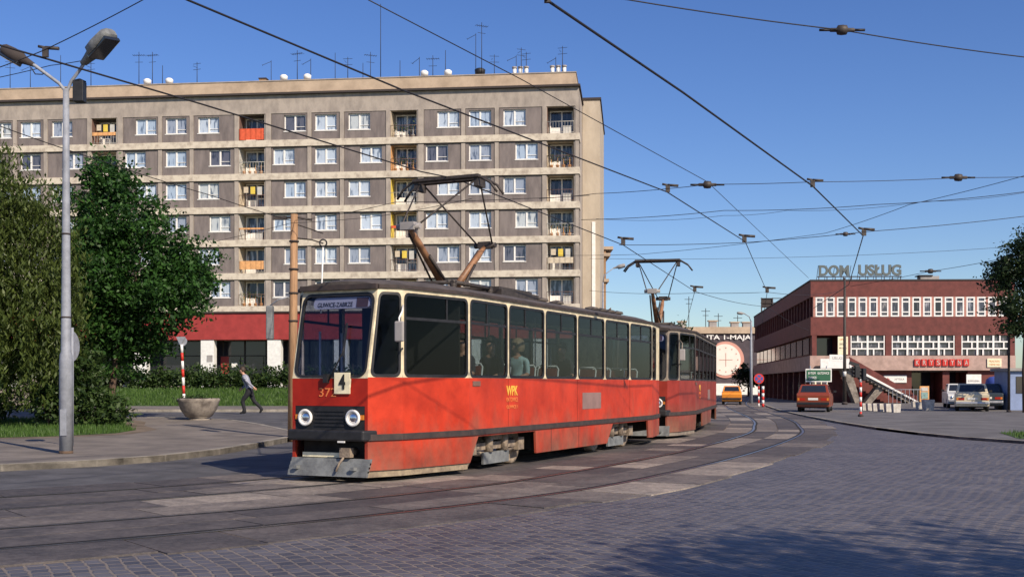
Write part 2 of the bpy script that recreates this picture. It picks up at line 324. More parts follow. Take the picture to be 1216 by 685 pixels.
M['endwall'] = mat('pale_end_wall', (0.50, 0.43, 0.34), 0.9, c2=(0.38, 0.32, 0.25), vs=0.8, detail=9, stretch=(1, 1, .4))
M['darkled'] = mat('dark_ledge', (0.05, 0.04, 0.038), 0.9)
M['fascia'] = mat('red_shop_fascia', (0.33, 0.040, 0.036), 0.6, var=0.15, vs=1.5)
M['wframe'] = mat('window_frame_white', (0.80, 0.78, 0.74), 0.6, var=0.08, vs=5)
M['pane'] = curtain_pane('curtained_pane', (0.46, 0.53, 0.62), (0.13, 0.17, 0.24), 0.36)
M['pane2'] = curtain_pane('balcony_pane', (0.32, 0.38, 0.46), (0.03, 0.04, 0.06), 0.48)
M['pane3'] = curtain_pane('office_pane', (0.34, 0.33, 0.36), (0.05, 0.05, 0.07), 0.55)
M['shop'] = mat('dark_shop_glass', (0.025, 0.025, 0.035), 0.08, spec=0.7)
M['brown'] = mat('maroon_tile', (0.135, 0.034, 0.028), 0.7, var=0.22, vs=2.0, bump=0.2, bs=18)
M['brown2'] = mat('pink_mullion', (0.42, 0.20, 0.16), 0.8, var=0.15, vs=3)
M['pinkband'] = mat('pink_cream_band', (0.42, 0.29, 0.245), 0.85, var=0.2, vs=1.5)
M['green'] = mat('sign_green', (0.02, 0.10, 0.05), 0.5)
M['signred'] = mat('sign_red', (0.55, 0.03, 0.02), 0.5)
M['signblue'] = mat('sign_blue', (0.05, 0.08, 0.30), 0.5)
M['bark'] = mat('bark', (0.10, 0.065, 0.045), 0.95, var=0.35, vs=6, bump=0.8, bs=14, stretch=(3, 3, 0.6))
M['leafA'] = leafmat('willow_leaves', (0.038, 0.060, 0.012), (0.10, 0.135, 0.030), 0.3)
M['leafB'] = leafmat('maple_leaves', (0.012, 0.040, 0.009), (0.048, 0.125, 0.022), 0.3)
M['leafC'] = leafmat('dark_leaves', (0.012, 0.026, 0.010), (0.035, 0.062, 0.018), 0.25)
M['leafD'] = leafmat('hedge_leaves', (0.018, 0.040, 0.010), (0.060, 0.10, 0.024), 0.25)
M['blade'] = leafmat('grass_blades', (0.045, 0.095, 0.018), (0.10, 0.18, 0.035), 0.3)
M['skin'] = mat('skin', (0.52, 0.28, 0.19), 0.55)
M['hair'] = mat('brown_hair', (0.045, 0.028, 0.018), 0.6, var=0.3, vs=30)
M['hair2'] = mat('fair_grey_hair', (0.32, 0.22, 0.13), 0.6, var=0.3, vs=30)
M['stone'] = mat('planter_concrete', (0.34, 0.295, 0.245), 0.9, c2=(0.12, 0.10, 0.085), vs=3, bump=0.5, bs=20, detail=9)
M['ochre'] = mat('ochre_stucco', (0.42, 0.25, 0.12), 0.9, c2=(0.22, 0.13, 0.08), vs=0.8, detail=9)
M['greywall'] = mat('grey_wall', (0.30, 0.28, 0.27), 0.9, var=0.2, vs=1)
M['mural'] = mat('dark_mural_wall', (0.075, 0.06, 0.07), 0.8, var=0.2, vs=1)
M['pinkrim'] = mat('pink_rim', (0.60, 0.30, 0.24), 0.8)
M['disc'] = mat('pale_disc', (0.80, 0.72, 0.64), 0.8, var=.05, vs=.5)
M['tyre'] = mat('tyre_rubber', (0.02, 0.02, 0.02), 0.8)
M['plate'] = mat('number_plate', (0.7, 0.68, 0.62), 0.5)
M['tail'] = mat('tail_lamp_red', (0.35, 0.02, 0.01), 0.2)
M['amber'] = mat('amber_lens', (0.6, 0.2, 0.03), 0.2)

# ------------------------------------------------------------------ ground sheets
def bisect_grid(bm, xs, ys):
    for x in xs: bmesh.ops.bisect_plane(bm, geom=bm.verts[:] + bm.edges[:] + bm.faces[:], plane_co=(x, 0, 0), plane_no=(1, 0, 0))
    for y in ys: bmesh.ops.bisect_plane(bm, geom=bm.verts[:] + bm.edges[:] + bm.faces[:], plane_co=(0, y, 0), plane_no=(0, 1, 0))
GX = [-60, -30, -9, -8, -7, -6, -5, -4, -3]; GY = list(range(28, 46, 2))
def sheet(name, poly, z, m, skirt=0.0, kind='structure', drape=True, skirt_mat=None):
    bm = bmesh.new(); f = bm.faces.new([bm.verts.new((x, y, 0)) for x, y in poly])
    if f.normal.z < 0: bmesh.ops.reverse_faces(bm, faces=[f])
    bm.normal_update()
    bmesh.ops.recalc_face_normals(bm, faces=bm.faces)
    if drape: bisect_grid(bm, GX, GY)
    bmesh.ops.triangulate(bm, faces=bm.faces)
    if skirt:
        be = [e for e in bm.edges if len(e.link_faces) == 1]
        r = bmesh.ops.extrude_edge_only(bm, edges=be)
        nv = set(v for v in r['geom'] if isinstance(v, bmesh.types.BMVert)); 
        for v in nv: v.co.z = -skirt
        for g in r['geom']:
            if isinstance(g, bmesh.types.BMFace): g.material_index = 1 if skirt_mat else 0
    for v in bm.verts: v.co.z += z + hgt(v.co.x, v.co.y)
    me = bpy.data.meshes.new(name); bm.to_mesh(me); bm.free(); me.materials.append(m)
    if skirt_mat: me.materials.append(skirt_mat)
    o = bpy.data.objects.new(name, me); col.objects.link(o)
    if kind: o['kind'] = kind
    for p in me.polygons:
        pass
    return o
sheet('ground', [(-700, -120), (700, -120), (700, 1500), (-700, 1500)], 0, M['cobble'])
# left carriageway of asphalt between the kerb and the track, plus the side street
kerbL = [(-60, -6), (-40, 1.5), (-25, 8.5), (-14, 14.6), (-10.5, 17.0), (-8.47, 18.6), (-7.3, 19.7), (-6.5, 21.0), (-6.0, 23.0), (-5.75, 25.5), (-5.6, 27.9), (-5.6, 29.5), (-5.9, 31.0), (-6.5, 32.3), (-7.6, 34.4), (-9.2, 36.9), (-10.6, 38.0), (-12.5, 38.6), (-30, 39.5), (-60, 40)]
sheet('asphalt_road', [(-62, -7), (-40, 0), (-26, 4.5), (-15, 8.6), (-9.5, 11.2), (-6.2, 13.6), (-3.9, 16.3), (-2.2, 18.6), (0.2, 24.5), (2.2, 30), (3.6, 36), (4.6, 44), (5, 47.4), (-62, 47.4)], 0.004, M['asphalt'])
sheet('sidewalk', kerbL, 0.12, M['pave'], skirt=0.14, skirt_mat=M['kerb'])
def ribbon(name, pts, width, z0, z1, m, kind='structure', jit=0.0):   # kerb stones along a line
    b = MB()
    P = [Vector((x, y, 0)) for x, y in pts]
    for a, c in zip(P[:-1], P[1:]):
        d = (c - a); L_ = d.length; d.normalize(); n = Vector((-d.y, d.x, 0)); k = max(1, int(L_ / 1.0))
        for i in range(k):
            p = a + d * (L_ * i / k + 0.006); q = a + d * (L_ * (i + 1) / k - 0.006)
            hp = hgt(p.x, p.y); hq = hgt(q.x, q.y); j = random.uniform(-jit, jit)
            b.hexa([(p.x, p.y, hp + z0), (q.x, q.y, hq + z0), (q.x + n.x*width, q.y + n.y*width, hq + z0), (p.x + n.x*width, p.y + n.y*width, hp + z0)],
                   [(p.x, p.y, hp + z1 + j), (q.x, q.y, hq + z1 + j), (q.x + n.x*width, q.y + n.y*width, hq + z1 + j), (p.x + n.x*width, p.y + n.y*width, hp + z1 + j)])
    o = b.build(name, m); o['kind'] = kind; return o
ribbon('kerb_stones', kerbL[1:18], 0.16, -0.02, 0.126, M['kerb'], jit=0.004)
grassL = [(-60, 10), (-24, 22.5), (-15, 26.5), (-11.6, 28.4), (-10.6, 30.0), (-10.6, 31.6), (-11.6, 33.5), (-12.2, 35.5), (-13.5, 37.2), (-60, 37.6)]
sheet('dirt_verge', [(x + 0.5 if x > -50 else x, y - 0.4 if y < 31 else y + .3) for x, y in grassL], 0.124, M['dirt'])
sheet('grass_verge', grassL, 0.129, M['grass'])
farwalk = [(-62, 47.4), (4.2, 47.4), (4.2, 54.3), (-62, 54.3)]
sheet('far_sidewalk', farwalk, 0.12, M['pave'], skirt=0.14, skirt_mat=M['kerb'])
# bank and terrace in front of the flats
b = MB(); prof = [(54.3, .385), (56, .60), (58, .93), (60, 1.14), (63, 1.18), (88, 1.22), (130, 1.22)]
xs = [-75, -60, -40, -30, -20, -10, 0, 4.2, 8.0]
for i in range(len(prof) - 1):
    for j in range(len(xs) - 1):
        q = []
        for (yy, zz), xx in ((prof[i], xs[j]), (prof[i], xs[j+1]), (prof[i+1], xs[j+1]), (prof[i+1], xs[j])):
            q.append((xx, yy, zz if xx < 8 else 0.0))
        b.add(q, [(0, 1, 2, 3)])
o = b.build('grass_bank', M['grass']); o['kind'] = 'structure'
# right-hand plaza
kerbR = [(29.5, 128), (21.5, 95), (18.2, 82), (16.0, 70), (14.3, 60), (13.0, 50), (12.1, 41.9), (11.6, 35.7), (11.6, 32), (11.8, 29.5), (12.6, 26.8), (14.2, 24.2), (18, 20), (26, 14), (60, -4)]
sheet('plaza_pavement', kerbR + [(120, -4), (120, 160), (30, 160)], 0.06, M['pave2'], skirt=0.08, skirt_mat=M['kerb'], drape=False)
ribbon('plaza_kerb_stones', kerbR, 0.15, -0.02, 0.075, M['kerb'], jit=0.004)
sheet('grass_strip', [(24.5, 50.2), (44, 49.0), (44, 57), (26.5, 57.5)], 0.066, M['grass'], drape=False)
sheet('grass_corner', [(12.9, 28.5), (14.3, 26.2), (20, 21.5), (30, 15), (36, 21), (22, 30.5), (14.0, 32.2)], 0.066, M['grass'], drape=False)

# tramway: centre line, slabs and rails
ctrl = [(-40, 2.5), (-24, 6.0), (-15, 8.7), (-9.5, 11.3), (-5.6, 14.0), (-2.85, 16.9), (-1.16, 19.77), (1.40, 25.25), (4.41, 33.3), (5.86, 39.17), (6.9, 44), (7.9, 50), (8.9, 57), (10.5, 68), (13, 82), (17, 100), (22, 120), (31, 150)]
def catmull(P, n=12):
    out = []
    for i in range(1, len(P) - 2):
        p0, p1, p2, p3 = [Vector(P[i+k]) for k in (-1, 0, 1, 2)]
        for k in range(n):
            t = k / n
            out.append(0.5*((2*p1) + (p2-p0)*t + (2*p0-5*p1+4*p2-p3)*t*t + (3*p1-p0-3*p2+p3)*t**3))
    out.append(Vector(P[-2])); return out
cl = catmull([(x, y) for x, y in ctrl]); 
S = [0.0]
for a, c in zip(cl[:-1], cl[1:]): S.append(S[-1] + (c - a).length)
def track(s, lat, z=0):
    s = min(max(s, 0), S[-1] - 1e-3)
    i = int(np.searchsorted(S, s, side='right')) - 1; i = min(max(i, 0), len(cl) - 2)
    t = (s - S[i]) / (S[i+1] - S[i]); p = cl[i].lerp(cl[i+1], t)
    def tang(j): j = min(max(j, 1), len(cl) - 2); return (cl[j+1] - cl[j-1]).normalized()
    d = tang(i).lerp(tang(i+1), t).normalized()
    return Vector((p.x + d.y * lat, p.y - d.x * lat, z))
b = MB(); GAP = 3.3
strips = [(-1.75, -0.80), (-0.655, -0.01), (0.01, 0.655), (0.80, 1.64), (1.66, GAP-0.80), (GAP-0.655, GAP-0.01), (GAP+0.01, GAP+0.655), (GAP+0.80, GAP+1.75)]
Smax = S[-1] - 20
for l0, l1 in strips:
    s = random.uniform(0, 2)
    while s < Smax:
        L_ = random.choice([0.8, 1.2, 1.5, 1.5, 2.25, 3.0]); e = min(s + L_, Smax); n = 3; g = 0.012
        dz = random.uniform(0, 0.006); tl = random.uniform(-.003, .003)
        edge = 0.0
        if l1 > GAP + 1.7: edge = random.uniform(-0.16, 0.12)
        if l0 < -1.7: edge = random.uniform(-0.05, 0.1)
        pts = []
        for k in range(n + 1):
            ss = s + g + (e - s - 2*g) * k / n
            a0 = l0 - (edge if l0 < -1.7 else 0); a1 = l1 + (edge if l1 > GAP + 1.7 else 0)
            pts.append((track(ss, a0, 0.012 + dz), track(ss, a1, 0.012 + dz + tl)))
        vs = []
        for p, q in pts: vs += [p, q, Vector((q.x, q.y, -0.02)), Vector((p.x, p.y, -0.02))]
        fs = []
        for k in range(n):
            i0 = 4*k; i1 = 4*k + 4; fs += [(i0, i0+1, i1+1, i1), (i0+1, i0+2, i1+2, i1+1), (i0+3, i0, i1, i1+3)]
        fs += [(0, 3, 2, 1), (4*n, 4*n+1, 4*n+2, 4*n+3)]
        b.add(vs, fs); s = e
o = b.build('tramway_paving', M['slab']); o['kind'] = 'structure'
b = MB()       # dark bedding under the slab joints
k = 0; st = [Smax * i / 260 for i in range(261)]
for a, c in zip(st[:-1], st[1:]): b.add([track(a, -1.78, 0.0075), track(a, GAP+1.62, 0.0075), track(c, GAP+1.62, 0.0075), track(c, -1.78, 0.0075)], [(0, 1, 2, 3)])
o = b.build('track_bedding', M['dirt']); o['kind'] = 'structure'
for c0 in (0, GAP):
    for sg in (-1, 1):
        b = MB(); c = c0 + sg * 0.7525; 
        for a, e in zip(st[:-1], st[1:]):
            for (l0, l1, z, mi) in ((c - .035, c + .035, 0.017, 0), (c - sg*.035, c - sg*.088, 0.0205, 1), (c + sg*.035, c + sg*.055, 0.0205, 1)):
                b.cur = mi
                if l0 > l1: l0, l1 = l1, l0
                b.add([track(a, l0, z), track(a, l1, z), track(e, l1, z), track(e, l0, z)], [(0, 1, 2, 3)])
                if mi == 0: b.add([track(a, l1, z), track(a, l1, -.02), track(e, l1, -.02), track(e, l1, z)], [(0, 1, 2, 3)]); b.add([track(a, l0, z), track(a, l0, -.02), track(e, l0, -.02), track(e, l0, z)], [(3, 2, 1, 0)])
        o = b.build('tram_rail', [M['rail'], M['groove']]); o['kind'] = 'structure'

# ------------------------------------------------------------------ foliage
def leaf_mesh(name, pts, size, m, parent=None, flat=0.0, elong=1.0, nrm_up=0.3):
    n = len(pts); d = rng.normal(size=(n, 3)); d[:, 2] += nrm_up * 2; d /= np.linalg.norm(d, axis=1)[:, None]
    a = rng.normal(size=(n, 3)); a -= d * (a*d).sum(1)[:, None]; a /= np.linalg.norm(a, axis=1)[:, None]; b_ = np.cross(d, a)
    if flat:   # hanging leaves
        a[:, 2] -= flat; a /= np.linalg.norm(a, axis=1)[:, None]
    sz = size * rng.uniform(0.6, 1.35, size=(n, 1)); L_ = sz * elong
    mid = rng.uniform(-.15, .15, size=(n, 1)) * sz * d
    v = np.empty((n, 5, 3)); v[:, 0] = pts - a*L_; v[:, 1] = pts - b_*sz*.55 + mid; v[:, 2] = pts + a*L_; v[:, 3] = pts + b_*sz*.55 + mid; v[:, 4] = pts + a * L_ * .3
    v = v[:, :4]
    me = bpy.data.meshes.new(name); me.vertices.add(4*n); me.vertices.foreach_set('co', v.ravel())
    me.loops.add(4*n); me.loops.foreach_set('vertex_index', np.arange(4*n)); me.polygons.add(n)
    me.polygons.foreach_set('loop_start', np.arange(n)*4); me.polygons.foreach_set('loop_total', np.full(n, 4)); me.update(calc_edges=True)
    me.materials.append(m); o = bpy.data.objects.new(name, me); col.objects.link(o)
    if parent is not None: o.parent = parent
    return o
def crown_points(lobes, clumps, per, cr, surf=0.5):
    out = []
    vol = np.array([l[3]*l[4]*l[5] for l in lobes]) ** 0.7; vol /= vol.sum()
    for i in range(clumps):
        l = lobes[rng.choice(len(lobes), p=vol)]
        u = rng.normal(size=3); u /= np.linalg.norm(u); rad = rng.uniform(surf, 1.05)
        if rng.uniform() < .13: rad = rng.uniform(1.05, 1.32)
        c = np.array(l[:3]) + u * np.array(l[3:6]) * rad
        k = int(per * rng.uniform(.5, 1.5)); s = cr * rng.uniform(.6, 1.4)
        q = rng.normal(size=(k, 3)) * s * np.array([.5, .5, .32]); out.append(c + q)
    return np.concatenate(out)
def tree(name, label, cat, loc, trunk, r0, lobes, clumps, per, cr, leaf, m, flat=0, elong=1.3, group=None, surf=.5, droop=None):
    t = thing(name, label, cat, loc, 0, group)
    b = MB(); n = len(trunk); b.tube(trunk, [r0 * (1 - .55 * i / (n - 1)) for i in range(n)], 9)
    b.build('trunk', M['bark'], t)
    top = Vector(trunk[-1]); bl = MB()
    for l in lobes:
        st_ = Vector(trunk[random.randint(n // 2, n - 1)]); e = Vector(l[:3]); md = st_.lerp(e, .5) + Vector((random.uniform(-.2, .2), random.uniform(-.2, .2), .25))
        bl.tube([st_, md, e], [r0 * .42, r0 * .28, r0 * .1], 6)
        for q in range(4):
            u = Vector((random.uniform(-1, 1) * l[3], random.uniform(-1, 1) * l[4], random.uniform(-.6, 1) * l[5])) * .8
            bl.tube([md.lerp(e, .5), e + u * .5, e + u], [r0 * .15, r0 * .1, r0 * .04], 5)
    bl.build('branches', M['bark'], t)
    P = crown_points(lobes, clumps, per, cr, surf)
    if droop:   # long hanging strands
        ex = []
        for i in range(droop):
            l = lobes[rng.integers(len(lobes))]; u = rng.normal(size=3); u[2] = abs(u[2]) * .3; u /= np.linalg.norm(u)
            c = np.array(l[:3]) + u * np.array(l[3:6]) * rng.uniform(.7, 1.05); L_ = rng.uniform(1.0, 2.8); k = int(L_ * 34)
            tt = np.sort(rng.uniform(0, L_, k)); q = c + np.stack([rng.normal(size=k)*.07 + u[0]*.25*np.sqrt(tt), rng.normal(size=k)*.07 + u[1]*.25*np.sqrt(tt), -tt], 1)
            ex.append(q[q[:, 2] > .5])
        P = np.concatenate([P] + ex)
    leaf_mesh('foliage', P, leaf, m, t, flat, elong)
    return t
hz = lambda x, y: hgt(x, y) + .12
tree('willow_tree', 'big olive-green drooping tree filling the left edge of the photo', 'tree', (-16.6, 33.5, hz(-16.6, 33.5)),
     [(0, 0, -.1), (.05, 0, 1.5), (.2, 0, 3), (.1, .1, 5)], .26,
     [(-1.6, 0, 6.2, 2.2, 2.2, 2.0), (0.9, -.4, 6.5, 1.9, 1.9, 1.6), (2.0, 0, 4.9, 1.5, 1.8, 1.7), (-.8, -.8, 4.0, 2.4, 2.0, 1.9), (2.1, -.6, 3.1, 1.6, 1.5, 1.4), (-.2, 0, 7.6, 1.4, 1.2, 1.0), (1.6, .4, 2.2, 1.6, 1.2, .9)],
     1900, 34, .42, .055, M['leafA'], flat=1.0, elong=1.7, droop=420)
tree('maple_tree', 'dark green broad-leaved tree with a leaning trunk behind the lamp post', 'tree', (-13.75, 38.3, hz(-13.35, 38)),
     [(0, 0, -.1), (.1, 0, 1.2), (.25, 0, 2.6), (.5, .1, 4.5), (.6, .1, 6.2)], .13,
     [(.9, 0, 5.0, 2.1, 1.9, 1.9), (-.1, .2, 6.9, 1.5, 1.5, 1.6), (1.7, -.2, 4.1, 1.75, 1.5, 1.1), (-.5, -.3, 4.6, 1.2, 1.4, 1.8), (2.5, 0, 5.0, 1.0, 1.1, .8), (.2, .2, 3.1, 1.4, 1.2, .8), (-.5, .3, 2.3, 1.3, 1.0, 1.0), (.8, .5, 2.5, 1.1, .9, .7), (0.0, 0.1, 8.1, .8, .8, .75)],
     1150, 40, .40, .078, M['leafB'], elong=1.1, surf=.4)
tree('leafy_tree', 'dark tree at the right edge in front of the brown building', 'tree', (25.2, 55, .06),
     [(0, 0, -.1), (-.05, 0, 2), (0, 0, 4), (.1, 0, 6.5)], .13,
     [(.2, 0, 7.9, 1.2, 1.2, 1.1), (-.9, .2, 6.8, .95, 1.1, .75), (.7, .2, 6.4, 1.3, 1.3, 1.2), (-.7, 0, 5.2, 1.0, 1.1, .6), (.8, 0, 4.5, 1.2, 1.2, .8), (1.6, 0, 7.6, 1.2, 1.2, 1.2), (-.4, 0, 4.1, .8, .8, .4)],
     480, 40, .42, .085, M['leafC'], elong=1.1, surf=.3)
tree('street_tree', 'tall street tree on the near right corner whose shade falls on the cobbles', 'tree', (10.0, 0.3, 0),
     [(0, 0, -.1), (0, 0, 2.5), (.1, 0, 4.5), (.1, .1, 6.5)], .22,
     [(0, 0, 7.6, 2.4, 1.6, 1.8), (-2.2, .3, 6.6, 1.5, 1.1, 1.2), (2.4, 0, 6.8, 2.0, 1.5, 1.5), (-3.6, 0.6, 6.0, .9, .7, .7)],
     190, 30, .55, .11, M['leafB'], elong=1.1, surf=.3)
tree('distant_tree', 'small dark treetop showing above the rear tram car roof', 'tree', (12.6, 88, 0),
     [(0, 0, -.1), (0, 0, 3), (.1, 0, 4.4)], .15, [(0, 0, 5.0, 1.2, 1.2, 1.1), (.8, 0, 4.4, 1.0, 1.0, .8), (-.8, 0, 4.4, 1.0, 1.0, .8)], 110, 30, .5, .14, M['leafC'], surf=.3)
tree('roadside_tree', 'low dark tree at the far end of the street by the white wall', 'tree', (28.5, 135, 0),
     [(0, 0, -.1), (0, 0, 1), (.1, 0, 1.7)], .15, [(0, 0, 2.4, 1.6, 1.2, 1.1), (1.3, 0, 2.0, 1.0, 1.0, .9)], 90, 30, .5, .16, M['leafC'], surf=.3)
def bush(name, label, loc, lobes, clumps, per, cr, leaf, m, cat='bush', group=None):
    t = thing(name, label, cat, loc, 0, group); bl = MB()
    for l in lobes:
        for q in range(5): bl.tube([(l[0], l[1], 0), (l[0] + random.uniform(-.3, .3) * l[3], l[1] + random.uniform(-.3, .3), l[2])], [.018, .008], 4)
    bl.build('stems', M['bark'], t); leaf_mesh('foliage', crown_points(lobes, clumps, per, cr, .3), leaf, m, t, 0, 1.2); return t
bush('bush', 'loose upright bush right behind the foot of the lamp post', (-12.9, 33.2, hz(-12.9, 33.2)), [(0, 0, .8, .75, .6, .8), (.9, .2, .5, .6, .5, .5), (-.9, .2, .9, .7, .6, .9), (.2, .1, 1.8, .5, .5, .6)], 200, 30, .3, .07, M['leafD'])
bush('bush', 'dark bush at far left under the drooping tree', (-16.2, 33.4, hz(-16.2, 33.4)), [(0, 0, .5, 1.3, .6, .55), (-1.2, .2, .6, .9, .5, .6)], 130, 30, .3, .07, M['leafC'])
bush('bush', 'thin young shrub before the white pillar of the shopfront', (-23.4, 63.2, 1.18), [(0, 0, 1.4, .5, .5, .8), (.2, 0, 2.3, .45, .45, .6)], 60, 26, .25, .08, M['leafB'])
# hedge on top of the bank (one clipped row) broken by the steps
for (x0, x1, lb) in ((-22.6, 2.0, 'long dark hedge on top of the grass bank behind the walking man'), (-46, -27.4, 'dark hedge on the bank left of the steps, seen under the trees')):
    lob = []; x = x0
    while x < x1: lob.append((x, 61 + random.uniform(-.3, .3), 1.25 + random.uniform(.25, .6), .8, .6, random.uniform(.5, .75))); x += .75
    t = thing('hedge', lb, 'hedge', (0, 0, 0))
    bl = MB()
    for l in lob: bl.tube([(l[0], l[1], 1.1), (l[0] + .1, l[1], 1.8)], [.03, .012], 5)
    bl.build('stems', M['bark'], t)
    leaf_mesh('foliage', crown_points(lob, int((x1 - x0) * 26), 26, .35, .09, .3) if False else crown_points(lob, int((x1 - x0) * 40), 30, .35, .3), .085, M['leafD'], t, 0, 1.2)
# grass blades
def blades(name, n, fn, h=.09, wdt=.012):
    v = np.empty((n, 3, 3))
    for i in range(n):
        x, y, z = fn(); a = random.uniform(0, math.pi); hh = h * random.uniform(.5, 1.5); ca, sa = math.cos(a)*wdt, math.sin(a)*wdt
        v[i] = [(x-ca, y-sa, z), (x+ca, y+sa, z), (x + random.uniform(-.4, .4)*hh, y + random.uniform(-.4, .4)*hh, z+hh)]
    me = bpy.data.meshes.new(name); me.from_pydata(v.reshape(-1, 3).tolist(), [], [(3*i, 3*i+1, 3*i+2) for i in range(n)]); me.materials.append(M['blade'])
    o = bpy.data.objects.new(name, me); col.objects.link(o); o['kind'] = 'stuff'; tag(o, cat='grass'); return o
def in_poly(x, y, P):
    c = False; j = len(P) - 1
    for i in range(len(P)):
        if (P[i][1] > y) != (P[j][1] > y) and x < (P[j][0]-P[i][0])*(y-P[i][1])/(P[j][1]-P[i][1]) + P[i][0]: c = not c
        j = i
    return c
def g1():
    while True:
        x = random.uniform(-20, -10); y = random.uniform(25, 37.5)
        if in_poly(x, y, grassL): return x, y, hgt(x, y) + .125
def g2():
    x = random.uniform(-30, 2); y = random.uniform(54.5, 60); i = [k for k in range(len(prof)-1) if prof[k][0] <= y < prof[k+1][0]][0]
    return x, y, prof[i][1] + (prof[i+1][1]-prof[i][1])*(y-prof[i][0])/(prof[i+1][0]-prof[i][0]) - .01
o = blades('verge_grass', 22000, g1, .11, .012); o['label'] = 'grass growing on the near left verge under the trees'
o = blades('bank_grass', 30000, g2, .16, .025); o['label'] = 'bright green grass growing on the bank below the hedge'
GC = [(12.9, 28.5), (14.3, 26.2), (20, 21.5), (30, 15), (36, 21), (22, 30.5), (14.0, 32.2)]
GS = [(24.5, 50.2), (44, 49.0), (44, 57), (26.5, 57.5)]
def g3():
    while True:
        P = GC if random.random() < .6 else GS
        x = random.uniform(12.5, 30); y = random.uniform(20, 58)
        if in_poly(x, y, P): return x, y, .062
o = blades('plaza_grass', 14000, g3, .10, .014); o['label'] = 'grass growing in patches on the right-hand plaza'
# ------------------------------------------------------------------ apartment block
A = thing('apartment_block', 'long seven storey grey apartment block with loggias behind the tram', 'building', (5.5, 92, 1.15), math.atan2(.106, -.9944))
Z0 = 1.15
MOD = 13.1; bnd = [0, 2.85, 6.8, 9.6, 13.1]; NM = 4; END = NM * MOD + 2.85
ZT = [22.05 - 2.8*i - Z0 for i in range(6)]
wall = MB()       # 0 panel 1 concrete 2 band 3 dark
DP = -0.30
side_paint = {}
winpos = []; logpos = []
for k in range(NM + 1):
    for j in range(4):
        s0 = k*MOD + bnd[j]; s1 = k*MOD + bnd[j+1]
        if s0 > END - .1: break
        for f in range(6):
            zt = ZT[f]; z1 = zt + 2.25
            if j == 0:
                a0, a1 = s0 + .42, s1 - .22
                wall.cur = 1
                wall.box(s0, a0, -1.4, -.02, zt, z1); wall.box(a1, s1, -1.4, -.02, zt, z1)
                wall.box(a0, a1, -1.55, -1.40, zt + .0, z1)            # back wall
                logpos.append((k, f, a0, a1, zt, z1))
            else:
                c = (s0 + s1) / 2; sh = 0
                sgn = 1 if f % 2 == 0 else -1
                if j == 1: sh = .5 * sgn
                if j == 3: sh = -.48 * sgn
                c += sh; w0, w1 = c - .93, c + .93; za, zb = zt + .74, zt + 2.10
                wall.cur = 0
                wall.box(s0 + .2, w0, DP, -.02, zt, z1); wall.box(w1, s1 - .2, DP, -.02, zt, z1)
                wall.box(w0, w1, DP, -.02, zt, za); wall.box(w0, w1, DP, -.02, zb, z1)
                wall.box(w0 - .1, w1 + .1, -.4, -.30, za - .1, zb + .1)      # dark reveal back
                winpos.append((k, f, c, za, zb))
                wall.cur = 1
        # pilaster
    for j in range(4):
        s0 = k*MOD + bnd[j]
        if s0 > END + .1: continue
        wall.cur = 1; top = ZT[0] + 2.25
        wall.box(s0 - .17 if s0 > 0 else 0, s0 + .17 if j else s0 + .3, -.35, .05, ZT[5] - .1, top)
for f in range(6):
    wall.cur = 2; wall.box(-.06, END, -1.5, .12, ZT[f] - .55, ZT[f])
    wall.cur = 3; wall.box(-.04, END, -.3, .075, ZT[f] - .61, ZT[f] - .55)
top = ZT[0] + 2.25
wall.cur = 1; wall.box(0, END, -.5, .03, top, 25.85 - Z0)
for k in range(0, 60, 4):
    wall.cur = 3; 
wall.box(-.12, END + .1, -12, .34, 25.85 - Z0, 26.02 - Z0)
wall.cur = 4; wall.box(.25, END, -11.8, .12, 26.02 - Z0, 27.0 - Z0)
wall.cur = 1; wall.box(.2, END, -11.85, .17, 27.0 - Z0, 27.08 - Z0)
wall.cur = 1; wall.box(.1, END, -11.8, -1.56, -1.0, 25.84 - Z0)          # core
wall.box(0, .1, -11.8, -.03, 7.0 - Z0, 25.8 - Z0)
wall.build('wall', [M['panel'], M['concrete'], M['band'], M['darkled'], M['parapet']], A)
# stair wing at the right end
wg = MB(); wg.cur = 0; wg.box(-1.55, -.02, -20, -6.2, -.5, 26.3 - Z0); wg.cur = 2; wg.box(-1.65, 0.0, -20.1, -6.1, 26.3 - Z0, 26.5 - Z0)
wg.cur = 1; wg.box(-1.15, -.85, -6.2, -6.14, 5.5, 14.5); wg.build('stair_wing', [M['endwall'], M['white'], M['darkled']], A)
# window with pane
def win_mesh(w_, h_, split=True):
    b = MB(); t = .085
    b.box(-w_/2, w_/2, -.04, .04, 0, t); b.box(-w_/2, w_/2, -.04, .04, h_ - t, h_)
    b.box(-w_/2, -w_/2 + t, -.04, .04, t, h_ - t); b.box(w_/2 - t, w_/2, -.04, .04, t, h_ - t)
    b.box(-.07, .07, -.035, .045, t, h_ - t)
    b.box(-w_/2 + t, -.07, -.03, .035, .36, .40)
    b.box(-w_/2 - .05, w_/2 + .05, -.02, .22, -.06, 0)
    return b
wproto = win_mesh(1.86, 1.36).build('window', M['wframe'], A)
pb = MB(); pb.box(-.86, .86, -.05, -.02, .05, 1.31); pproto = pb.build('pane', M['pane'], wproto)
for i, (k, f, c, za, zb) in enumerate(winpos):
    o = wproto if i == 0 else copy_tree(wproto, A); o.location = (c, -.20, za)
